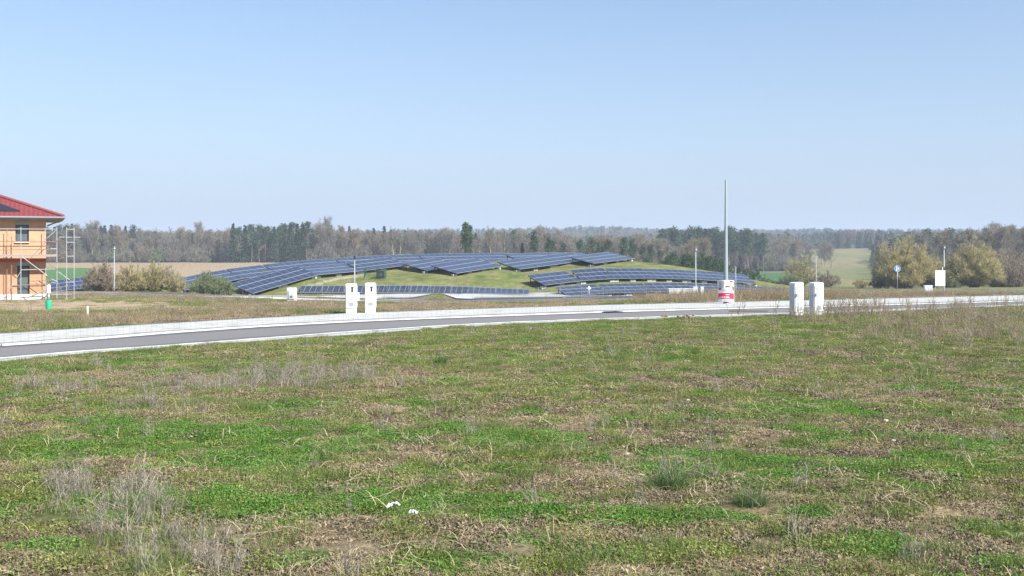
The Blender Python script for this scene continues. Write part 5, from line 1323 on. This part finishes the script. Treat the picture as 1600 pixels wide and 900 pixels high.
def bare_tree_parts(H_, cw, seed, low=0.25, n1=34, fine=1.0, tw=0.05, lean=0.02, sec=7, ter=6):
    rg = np.random.default_rng(seed); ks = 6
    tr = [np.array([0, 0, -0.3])]
    for i in range(ks): tr.append(tr[-1] + np.array([rg.normal(0, lean * H_), rg.normal(0, lean * H_), H_ * 0.92 / ks + 0.3 * (i == 0)]))
    tr = np.array(tr); rad = np.linspace(H_ * 0.014, H_ * 0.002, ks + 1)
    trunk = prisms(tr[:-1], tr[1:], rad[:-1], rad[1:], rg, 6)
    t_ = rg.uniform(low, 0.97, n1) ** 0.9; f_ = t_ * ks; i0 = np.minimum(f_.astype(int), ks - 1); fr_ = (f_ - i0)[:, None]
    s_ = tr[i0] * (1 - fr_) + tr[i0 + 1] * fr_; a_ = rg.uniform(0, 2 * np.pi, n1)
    prof = np.sin(np.clip((t_ - low) / (1 - low), 0, 1) * np.pi * 0.85 + 0.35)
    el = R(25) + R(45) * t_; L1 = cw * 0.5 * (0.45 + 0.65 * prof) * rg.uniform(0.75, 1.15, n1)
    d = np.stack([np.cos(a_) * np.cos(el), np.sin(a_) * np.cos(el), np.sin(el)], 1)
    m_ = s_ + d * (L1 * 0.55)[:, None]; d2 = d + np.array([0, 0, 0.45]) + rg.normal(0, 0.12, d.shape); d2 /= np.linalg.norm(d2, axis=1)[:, None]
    e_ = m_ + d2 * (L1 * 0.6)[:, None]
    b1 = prisms(s_, m_, H_ * 0.0042, H_ * 0.0026, rg, 3); b2 = prisms(m_, e_, H_ * 0.0026, H_ * 0.0012, rg, 3)
    A2, B2 = grow(np.concatenate([s_, m_]), np.concatenate([m_, e_]), sec, 0.15, 1.0, cw * 0.17, 0.25, rg, 0.8)
    A3, B3 = grow(A2, B2, ter - 1, 0.1, 1.0, cw * 0.10, 0.25, rg, 0.9)
    A4, B4 = grow(A3, B3, 2, 0.2, 1.0, cw * 0.055, 0.15, rg, 0.9) if fine > 0.5 else (A3[:0], A3[:0])
    crown = merge([b1, b2, ribbons(A2, B2, tw * 1.3, tw * 0.8, rg), ribbons(A3, B3, tw * 0.8, tw * 0.5, rg)] + ([ribbons(A4, B4, tw * 0.55, tw * 0.35, rg)] if len(A4) else []))
    return trunk, crown
def clump(c_, r_, n_, rg, sz, flat=0.6):
    """needle tufts in a lumpy ellipsoid"""
    u_ = rg.normal(size=(n_, 3)); u_ /= np.linalg.norm(u_, axis=1)[:, None]; p_ = c_ + u_ * (rg.random(n_) ** 0.35)[:, None] * r_ * np.array([1, 1, flat])
    d = u_ * 0.7 + rg.normal(0, 0.5, (n_, 3)); d /= np.linalg.norm(d, axis=1)[:, None]
    return ribbons(p_, p_ + d * sz * rg.uniform(0.6, 1.3, n_)[:, None], sz * 0.55, sz * 0.25, rg)
def pine_parts(H_, cw, seed, low=0.45, ncl=34, per=46):
    rg = np.random.default_rng(seed); ks = 5; tr = [np.array([0, 0, -0.3])]
    for i in range(ks): tr.append(tr[-1] + np.array([rg.normal(0, 0.012 * H_), rg.normal(0, 0.012 * H_), H_ * 0.95 / ks + 0.3 * (i == 0)]))
    tr = np.array(tr); rad = np.linspace(H_ * 0.013, H_ * 0.003, ks + 1); trunk = prisms(tr[:-1], tr[1:], rad[:-1], rad[1:], rg, 6)
    parts = []; cs = []
    for i in range(ncl):
        t_ = low + (1 - low) * rg.random() ** 0.8; z = H_ * t_; prof = math.sin(min(1, (t_ - low) / (1 - low)) * 2.5 + 0.45)
        a_ = rg.uniform(0, 6.283); rr = cw * 0.5 * max(0.15, prof) * rg.uniform(0.2, 1.0); c_ = np.array([rr * math.cos(a_), rr * math.sin(a_), z + rg.normal(0, 0.2)]); cs.append(c_)
        parts.append(clump(c_, cw * 0.17 * rg.uniform(0.7, 1.3), per, rg, cw * 0.075))
    cs = np.array(cs); st_ = np.stack([cs[:, 0] * 0, cs[:, 1] * 0, cs[:, 2] - cw * 0.15], 1)
    parts.append(prisms(st_, cs, H_ * 0.004, H_ * 0.0015, rg, 3))
    return trunk, merge(parts)
def spruce_parts(H_, cw, seed, low=0.08, tiers=20, per=11):
    rg = np.random.default_rng(seed); tr = np.array([[0, 0, -0.3], [0, 0, H_ * 0.5], [0, 0, H_]]); trunk = prisms(tr[:-1], tr[1:], np.array([H_ * 0.013, H_ * 0.008]), np.array([H_ * 0.008, 0.02]), rg, 6)
    S_, E_ = [], []
    for i in range(tiers):
        t_ = low + (1 - low) * i / tiers; L_ = cw * 0.5 * (1 - t_) ** 0.8 + 0.15
        for k in range(per):
            a_ = rg.uniform(0, 6.283); l_ = L_ * rg.uniform(0.65, 1.15); z = H_ * t_ + rg.normal(0, 0.15)
            S_.append((0, 0, z)); E_.append((l_ * math.cos(a_), l_ * math.sin(a_), z - l_ * rg.uniform(0.1, 0.45)))
    S_, E_ = np.array(S_), np.array(E_); A2, B2 = grow(S_, E_, 16, 0.15, 1.0, cw * 0.085, -0.35, rg, 0.9)
    return trunk, merge([ribbons(S_, E_, 0.10, 0.06, rg), ribbons(A2, B2, cw * 0.05, cw * 0.02, rg)])
def bush_parts(H_, W_, seed, stems=60, sec=9, ter=6, tw=0.03, base=0.12):
    rg = np.random.default_rng(seed); a_ = rg.uniform(0, 6.283, stems); q = np.sqrt(rg.random(stems)); rr = W_ * 0.5 * q
    b0 = np.stack([rr * np.cos(a_) * base, rr * np.sin(a_) * base, np.zeros(stems) - 0.1], 1)
    top = np.stack([rr * np.cos(a_), rr * np.sin(a_), H_ * (0.97 * np.sqrt(np.maximum(0.05, 1 - q ** 2.2 * 0.9))) * rg.uniform(0.55, 1.08, stems) * (1 + 0.16 * np.sin(a_ * 3 + seed))], 1)
    mid = b0 * 0.45 + top * 0.55 + rg.normal(0, W_ * 0.03, top.shape); mid[:, 2] = np.maximum(mid[:, 2], 0.25 * H_)
    A1 = np.concatenate([b0, mid]); B1 = np.concatenate([mid, top])
    A2, B2 = grow(A1, B1, sec, 0.2, 1.0, W_ * 0.15, 0.25, rg, 0.75); A3, B3 = grow(A2, B2, ter, 0.1, 1.0, W_ * 0.075, 0.2, rg, 0.85)
    k = B3[:, 2] > 0.02
    stem_ = prisms(A1, B1, H_ * 0.007, H_ * 0.0035, rg, 3)
    return stem_, merge([ribbons(A2, B2, tw * 1.2, tw * 0.7, rg), ribbons(A3[k], B3[k], tw * 0.75, tw * 0.45, rg)])
def pmesh(name, part, mat): V_, Fc_, T_ = part; me_ = mesh_np(name, V_, Fc_, attrs={'tint': T_}); me_.materials.append(mat); return me_
def kindset(fn, argsl, tm, cm):
    out = []
    for a_ in argsl: tr_, cr_ = fn(*a_); out.append((pmesh('trunk', tr_, tm), pmesh('crown', cr_, cm), a_[0]))
    return out
K_bare = kindset(bare_tree_parts, [(15, 8.5, 1), (16, 7.5, 2), (14, 9.5, 3), (17, 8, 4), (13, 8, 5)], M['barkpale'], M['twig'])
K_warm = kindset(bare_tree_parts, [(14, 9, 11), (15, 8, 12), (13, 9, 13)], M['bark'], M['twig_warm'])
K_birch = kindset(bare_tree_parts, [(17, 5, 21, 0.45, 20, 1.0, 0.035), (16, 4.5, 22, 0.5, 18, 1.0, 0.035)], M['barkpale'], M['twig'])
K_pine = kindset(pine_parts, [(17, 6.0, 31), (16, 6.5, 32), (18, 5.5, 33), (15, 6, 34)], M['barkpine'], M['pine'])
K_spruce = kindset(spruce_parts, [(17, 6.5, 41), (16, 6, 42), (18, 7, 43)], M['bark'], M['spruce'])
def plant_tree(K, px_, Y, top=None, h=None, label='', group=None, name='bare_tree', wx=1.0, cat='tree', seed=None):
    r_ = random.Random(seed if seed is not None else int(px_ * 131 + Y * 17)); x, y, z = ground_at(px_, Y); z = float(gz1(x, y))
    tm, cm, H0 = K[r_.randrange(len(K))]
    if h is None: h = zpx(top, Y) - z
    s_ = h / H0; o = empty(name, (x, y, z - 0.2), r_.uniform(0, 6.283)); o.scale = (s_ * wx, s_ * wx, s_)
    tag(o, label, cat, group)
    for nm, m_ in (('trunk', tm), ('crown', cm)):
        c_ = bpy.data.objects.new(nm, m_); COL.objects.link(c_); c_.parent = o
    return o
rt_ = random.Random(5)
sky_left = [(-200, 352), (60, 352), (100, 353), (130, 350), (185, 354), (230, 358), (330, 366), (362, 366), (400, 364), (470, 358), (520, 356), (600, 357), (640, 364), (720, 368), (800, 366), (870, 368)]
# wood behind the stubble field: front ranks one by one
cnt = 0
for r0_, (Yr, drop) in enumerate([(474, 5), (484, 0)]):
    x_ = -190 + 7 * r0_
    while x_ < 880:
        top = interp(sky_left, x_) + drop + rt_.uniform(-7, 11) + 5 * math.sin(x_ * 0.035) + (12 if 60 < x_ < 205 else 0); w_ = rt_.uniform(0.85, 1.25)
        K = K_warm if rt_.random() < 0.35 + 0.3 * (520 < x_ < 620) else K_bare
        lb, gp = ('bare grey-brown tree at the edge of the wood behind the stubble field', 'bare trees of the wood behind the stubble field')
        if x_ > 470: lb, gp = ('bare tree of the wood edge rising behind the solar mound', 'bare trees of the wood behind the solar mound')
        if (355 < x_ < 475 and rt_.random() < 0.3 and r0_ == 1) or (x_ < 190 and rt_.random() < 0.3 and r0_ == 1):
            plant_tree(K_pine, x_, Yr + rt_.uniform(-4, 4), top - 8, label='dark pine mixed into the wood edge behind the stubble field', group='pines of the left wood', name='pine_tree')
        else:
            plant_tree(K, x_, Yr + rt_.uniform(-4, 5), top, label=lb, group=gp, wx=w_)
        x_ += rt_.uniform(11, 19); cnt += 1
# dark pines standing out over the left wood
for x_ in list(np.linspace(366, 478, 15)) + list(np.linspace(75, 195, 17)) + [205, 218, 300, 536, 543, 582, 598, 648, 664, 690, 806, 826, 612, 622, 634, 655, 672, 704, 745, 760, 780, 797, 842, 855, 500, 515]:
    inn = 360 < x_ < 480; tp_ = (350 if inn else 349 + 0.03 * (x_ - 75)) + rt_.uniform(-4, 5)
    if x_ > 200 and not inn: tp_ = interp(sky_left, x_) - 3 + rt_.uniform(-4, 2)
    plant_tree(K_spruce if rt_.random() < (0.3 if inn else 0.6) else K_pine, x_ + rt_.uniform(-3, 3), 463 + rt_.uniform(0, 6) if inn else 490 + rt_.uniform(0, 8), tp_, label='dark pine of the tall clump over the stubble field' if inn else 'dark conifer top rising from the bare wood on the left', group='pine clump over the stubble field' if inn else 'conifers of the left wood', name='pine_tree', wx=rt_.uniform(0.85, 1.1))
# solitary trees near the mound
plant_tree(K_pine, 727, 236, 347.5, label='lone tall dark pine rising above the solar tables', name='pine_tree', wx=0.62, seed=1); plant_tree(K_pine, 734, 238, 352, label='second slimmer pine leaning against the lone tall one', name='pine_tree', wx=0.5, seed=3)
plant_tree(K_pine, 834, 236, 361, label='broad dark pine, larger of the pair above the mound crest', name='pine_tree', wx=0.62, seed=2); plant_tree(K_spruce, 816, 232, 377, label='low dark conifer left of the broad pine above the crest', name='spruce_tree', wx=0.95, seed=4); plant_tree(K_pine, 858, 240, 368, label='smaller pine right of the broad pine above the crest', name='pine_tree', wx=0.55, seed=5)
for x_, tp_, Y, lb in [(791, 355, 300, 'tall thin bare birch left of the broad pine'), (764, 352, 305, 'thin sparse birch right of the lone tall pine'), (751, 364, 300, 'pale trunked birch beside the lone tall pine'), (612, 353, 330, 'slender bare birch over the highest solar tables'), (628, 360, 330, 'small bare birch right of the slender one over the tables')]:
    plant_tree(K_birch, x_, Y, tp_, label=lb, name='birch_tree', wx=0.9)
# valley trees behind the mound
for i in range(46):
    x_ = rt_.uniform(860, 1105); Y = rt_.uniform(330, 440); tp_ = 378 + (x_ - 860) * 0.03 + rt_.uniform(-10, 14)
    plant_tree(K_warm if rt_.random() < 0.6 else K_bare, x_, Y, tp_, label='bare brown tree in the valley behind the solar mound', group='bare trees of the valley behind the mound', wx=rt_.uniform(0.9, 1.3))
for x_, Y, tp_ in [(905, 300, 372), (925, 310, 372), (935, 300, 378), (952, 300, 371), (975, 310, 371), (987, 300, 375), (1005, 320, 382), (1016, 300, 380), (1032, 310, 388), (862, 310, 376), (880, 320, 380)]:
    plant_tree(K_pine, x_, Y, tp_, label='green pine in the valley behind the crest of the mound', group='pines of the valley behind the mound', name='pine_tree', wx=0.8)
for i in range(46):
    x_ = rt_.uniform(1030, 1198); Y = rt_.uniform(205, 300); tp_ = 400 + max(0, x_ - 1095) * 0.30 + rt_.uniform(-7, 9)
    plant_tree(K_pine, x_, Y, tp_, label='mid green pine just behind the right solar array', group='pines just behind the right solar array', name='pine_tree', wx=rt_.uniform(0.9, 1.3))
# taller dark pines behind the tall column
for i in range(58):
    x_ = rt_.uniform(1030, 1200); Y = rt_.uniform(470, 560); tp_ = 354 + abs(x_ - 1105) * 0.07 + rt_.uniform(-3, 9) + (Y - 470) * 0.02
    plant_tree(K_pine if rt_.random() < 0.7 else K_spruce, x_, Y, tp_, label='tall dark pine in the wood behind the tall grey column', group='dark pines behind the tall column', name='pine_tree', wx=rt_.uniform(0.9, 1.2))
for i in range(52):
    x_ = rt_.uniform(1120, 1300); Y = rt_.uniform(500, 640); tp_ = 389 + rt_.uniform(-8, 6) - (Y - 500) * 0.07
    if x_ > 1262 and Y < 540: continue
    plant_tree(K_warm if rt_.random() < 0.7 else K_bare, x_, Y, tp_, label='bare purplish-brown tree of the wood beyond the small green field', group='bare wood beyond the small green field', wx=rt_.uniform(0.9, 1.3))
# field edge on the right: dark spruces casting shade on the slope
for i in range(30):
    Y = 300 * (790 / 300) ** rt_.random(); x_ = 1366 + rt_.uniform(2, 34) - (Y - 300) * 0.02
    plant_tree(K_spruce, x_, Y, h=rt_.uniform(10, 14.5) if Y > 420 else rt_.uniform(7, 10), label='dark spruce along the right edge of the sloping field', group='dark spruces along the sloping field', name='spruce_tree')
for i in range(18):
    plant_tree(K_spruce if rt_.random() < .5 else K_warm, 1306 + i * 4.2, 805 + rt_.uniform(0, 15), h=rt_.uniform(10, 15), label='tree at the upper end of the sloping field', group='trees at the upper end of the sloping field', name='hedge_tree')
for i in range(34):
    x_ = rt_.uniform(1395, 1640); Y = rt_.uniform(400, 470); tp_ = 362 + rt_.uniform(-4, 8)
    plant_tree(K_pine if rt_.random() < 0.75 else K_spruce, x_, Y, tp_, label='dark pine behind the willows on the right', group='pines behind the willows', name='pine_tree', wx=rt_.uniform(0.9, 1.2))
for i in range(52):
    x_ = rt_.uniform(1425, 1680); Y = rt_.uniform(280, 380); tp_ = 376 - max(0, x_ - 1470) * 0.16 + max(0, x_ - 1570) * 0.1 + rt_.uniform(-5, 8)
    plant_tree(K_bare if rt_.random() < 0.75 else K_warm, x_, Y, tp_, label='tall bare tree of the wood at the right edge', group='bare trees of the right wood', wx=rt_.uniform(0.9, 1.25))
# bushes and willows, each its own
def bush(px_, Y, top, wpx, mat, label, seed, name='bush', cat='bush', stems=60, tw=0.03, base=0.12, trunkmat='bark', sec=9, ter=6):
    x, y, z = ground_at(px_, Y); h = zpx(top, Y) - z; W_ = wpx / F * Y
    st_, cr_ = bush_parts(h, W_, seed, stems=stems, tw=tw, base=base, sec=sec, ter=ter)
    o = empty(name, (x, y, z)); tag(o, label, cat)
    link('stems', pmesh('stems', st_, M[trunkmat]), None, o); link('crown', pmesh('crown', cr_, M[mat]), None, o); return o
bush(1412, 190, 379, 100, 'twig_willow', 'big round yellowish willow behind the blue path sign', 61, 'willow_tree', 'tree', 150, 0.055, 0.25, sec=12, ter=8)
bush(1452, 196, 398, 62, 'twig_willow', 'lower olive willow between the two big round ones', 62, 'willow_tree', 'tree', 100, 0.055, 0.25)
bush(1522, 188, 380, 88, 'twig_willow', 'round yellowish willow with dark forked stems right of the white board', 63, 'willow_tree', 'tree', 130, 0.055, 0.08, sec=12, ter=8)
bush(1385, 200, 400, 36, 'twig', 'grey-green shrub at the left foot of the big willow', 64, stems=50, tw=0.05)
bush(1372, 195, 430, 30, 'twig_green', 'low dark green shrub at the end of the sloping field', 65, stems=40, tw=0.05)
bush(1490, 200, 425, 50, 'twig_green', 'low greenish shrub behind the white board', 66, stems=50, tw=0.05)
bush(1480, 215, 402, 60, 'twig_warm', 'brown shrub filling the gap behind the right street lamp', 90, stems=80, tw=0.05)
bush(1572, 215, 392, 80, 'twig_bush', 'tall tan thicket joining the right willow to the bare wood', 91, stems=100, tw=0.05)
bush(1345, 215, 436, 30, 'twig_willow', 'low pale shrub on the valley floor below the sloping field', 92, stems=30, tw=0.04)
bush(1560, 205, 422, 60, 'twig_willow', 'olive shrub between the right willow and the edge thicket', 89, stems=70, tw=0.05)
bush(1585, 200, 410, 70, 'twig_warm', 'brown shrub thicket at the right edge below the bare trees', 67, stems=70, tw=0.05)
bush(1254, 232, 396, 62, 'twig_willow', 'single spreading olive-brown tree at the foot of the sloping field', 68, 'bare_tree', 'tree', 46, 0.06, 0.06, sec=10, ter=6)
bush(1235, 225, 428, 40, 'twig_green', 'low green shrub left of the spreading olive-brown tree', 69, stems=40, tw=0.05)
bush(1289, 215, 428, 52, 'twig_warm', 'rusty brown low shrub behind the right cabinet', 70, stems=50, tw=0.05)
bush(1196, 200, 431, 22, 'twig_green', 'tiny round green shrub at the end of the right solar array', 71, stems=30, tw=0.05)
bush(156, 134, 409, 52, 'twig_bush', 'dense brown shrub left of the first street lamp', 72, stems=90, tw=0.035, sec=10, ter=7)
bush(140, 140, 428, 34, 'twig', 'low grey shrub between the house and the dense brown shrub', 73, stems=50, tw=0.035)
bush(205, 140, 416, 54, 'twig_willow', 'yellowish shrub just right of the first street lamp', 74, stems=80, tw=0.035, sec=10, ter=7)
bush(241, 142, 412, 56, 'twig_willow', 'tallest of the yellow-olive shrubs before the stubble field', 75, stems=80, tw=0.035, sec=10, ter=7)
bush(275, 140, 424, 40, 'twig_willow', 'low yellow-olive shrub next to the solar array tip', 76, stems=60, tw=0.035)
bush(222, 146, 421, 44, 'twig_willow', 'yellow shrub filling the gap behind the two taller yellow ones', 79, stems=60, tw=0.03)
bush(262, 150, 418, 46, 'twig_bush', 'tan shrub standing behind the low yellow-olive one', 80, stems=60, tw=0.03)
bush(180, 150, 425, 40, 'twig', 'grey shrub behind the foot of the first street lamp', 87, stems=60, tw=0.03)
bush(300, 150, 436, 34, 'twig_willow', 'low yellow tuft of shrub left of the rounded green bush', 88, stems=40, tw=0.03)
bush(328, 127, 425, 66, 'twig_green', 'rounded green budding bush in front of the left solar tables', 77, stems=110, tw=0.035, sec=11, ter=8)
bush(354, 124, 440, 36, 'twig_green', 'small green lobe of bush right of the rounded green bush', 78, stems=60, tw=0.035)

# undergrowth along the wood edges, a twiggy mass
UG = []
for sd_, mt_ in ((101, 'twig'), (102, 'twig_warm'), (103, 'twig'), (104, 'twig_green')):
    st_, cr_ = bush_parts(5.0, 6.5, sd_, stems=40, tw=0.06, base=0.45, sec=8, ter=6); UG.append(pmesh('shrub', merge([st_, cr_]), M[mt_]))
rg = np.random.default_rng(97); n_ = 520; xs_ = rg.uniform(-230, 900, n_); ys_ = rg.uniform(468, 500, n_); X_ = (xs_ - 800) / F * ys_
s_ = rg.uniform(0.5, 1.5, n_); instancer('wood_undergrowth', UG, np.stack([X_, ys_, gz(X_, ys_) - 0.2], 1), rg.uniform(0, 6.28, n_), np.stack([s_, s_, s_ * rg.uniform(0.8, 1.4, n_)], 1), rg.choice([0, 1, 2, 0, 2, 3], n_), label='twiggy undergrowth along the foot of the left wood')
n_ = 260; xs_ = np.concatenate([rg.uniform(1420, 1700, 120), rg.uniform(1190, 1262, 60), rg.uniform(860, 1060, 80)]); ys_ = np.concatenate([rg.uniform(270, 380, 120), rg.uniform(495, 540, 60), rg.uniform(300, 420, 80)]); X_ = (xs_ - 800) / F * ys_
s_ = rg.uniform(0.6, 1.5, n_); instancer('valley_undergrowth', UG, np.stack([X_, ys_, gz(X_, ys_) - 0.2], 1), rg.uniform(0, 6.28, n_), np.stack([s_, s_, s_ * rg.uniform(0.8, 1.4, n_)], 1), rg.choice([0, 1, 2, 0, 1, 3], n_), label='twiggy undergrowth below the woods of the valley')
# ---------------------------------------------------------------- far woods: masses nobody could count
def simple_inst(K):
    out = []
    for tm, cm, H0 in K:
        me_ = bpy.data.meshes.new('far_tree'); import bmesh as bm_
        b_ = bm_.new(); b_.from_mesh(tm); nf = len(b_.faces); b_.from_mesh(cm)
        b_.to_mesh(me_); b_.free(); me_.materials.append(tm.materials[0]); me_.materials.append(cm.materials[0])
        mi = np.ones(len(me_.polygons), np.int32); mi[:nf] = 0; me_.polygons.foreach_set('material_index', mi); out.append(me_)
    return out
K_fb = kindset(bare_tree_parts, [(14, 9, 81, 0.15, 20, 0.0, 0.14, 0.02, 5, 5), (15, 10, 82, 0.15, 20, 0.0, 0.14, 0.02, 5, 5)], M['barkpale'], M['twig'])
K_fw = kindset(bare_tree_parts, [(14, 9.5, 83, 0.15, 20, 0.0, 0.14, 0.02, 5, 5)], M['bark'], M['twig_warm'])
K_fp = kindset(pine_parts, [(16, 7.5, 84, 0.3, 22, 26), (17, 7, 85, 0.3, 22, 26)], M['barkpine'], M['pine'])
K_fs = kindset(spruce_parts, [(17, 7, 86, 0.08, 14, 7)], M['bark'], M['spruce'])
FM = simple_inst(K_fb) + simple_inst(K_fw) + simple_inst(K_fp) + simple_inst(K_fs)
def far_wood(name, n_, y0_, y1_, p0, p1, conifer, keep, seed, label, hs=(0.8, 1.1)):
    rg = np.random.default_rng(seed); y = np.sqrt(rg.random(n_) * (y1_ ** 2 - y0_ ** 2) + y0_ ** 2); pxv = rg.uniform(p0, p1, n_); x = (pxv - 800) / F * y
    k = keep(pxv, y); x, y, pxv = x[k], y[k], pxv[k]; m_ = len(x)
    cf = rg.random(m_) < conifer(pxv, y, x); ix = np.where(cf, rg.choice([3, 4, 5], m_), rg.choice([0, 1, 2], m_))
    s_ = rg.uniform(hs[0], hs[1], m_); P_ = np.stack([x, y, gz(x, y) - 0.3], 1); w_ = s_ * rg.uniform(1.0, 1.3, m_)
    instancer(name, FM, P_, rg.uniform(0, 6.28, m_), np.stack([w_, w_, s_], 1), ix, label=label); print(name, m_)
far_wood('left_wood', 1500, 494, 620, -300, 900, lambda p, y, x: sstep(0.5, 0.56, fbm(x * 0.02, y * 0.02, 91)) * 0.4 * (p < 250), lambda p, y: p < 900, 91, 'depth of the bare wood behind the stubble field', (0.8, 0.98))
far_wood('hill_woods', 7000, 560, 1250, -300, 1950, lambda p, y, x: np.clip(sstep(0.42, 0.55, fbm(x * 0.009, y * 0.009, 92)) * 0.95 + 0.4 * (p > 1150) * (p < 1300) * (y > 700), 0, 1),
         lambda p, y: ~((p > 1240) & (p < 1374) & (y < 822)) & ((p > 860) | (y > 620)) & ~((p > 1340) & (y < 480)), 92, 'mixed woods covering the rising hills', (0.58, 0.86))
far_wood('ridge_woods', 5000, 1250, 1850, -300, 1950, lambda p, y, x: 0.25 + 0.75 * sstep(0.4, 0.55, fbm(x * 0.006, y * 0.006, 93)), lambda p, y: p > -400, 93, 'dark woods on the farthest ridge', (0.9, 1.25))
far_wood('right_valley_wood', 420, 380, 620, 1385, 1950, lambda p, y, x: 0.55 + 0 * p, lambda p, y: p > 1385, 94, 'mixed wood filling the ground behind the willows', (0.75, 0.95))

# ---------------------------------------------------------------- haze
hb_ = MB(); hb_.box((0, 1500, 12), (5200, 3900, 96))
hz = hb_.build('haze', None); tag(hz, kind='stuff')
hm = bpy.data.materials.new('haze'); hm.use_nodes = True; hn = hm.node_tree; hn.nodes.clear()
ho_ = hn.nodes.new('ShaderNodeOutputMaterial'); pv = hn.nodes.new('ShaderNodeVolumePrincipled')
pv.inputs['Color'].default_value = (0.72, 0.84, 1.0, 1); pv.inputs['Density'].default_value = 0.00036; pv.inputs['Anisotropy'].default_value = 0.0
hn.links.new(pv.outputs[0], ho_.inputs['Volume']); hz.data.materials.append(hm)
zmin = float(V[:, 2].min()); print('ground zmin', zmin, 'zmax', float(V[:, 2].max()))
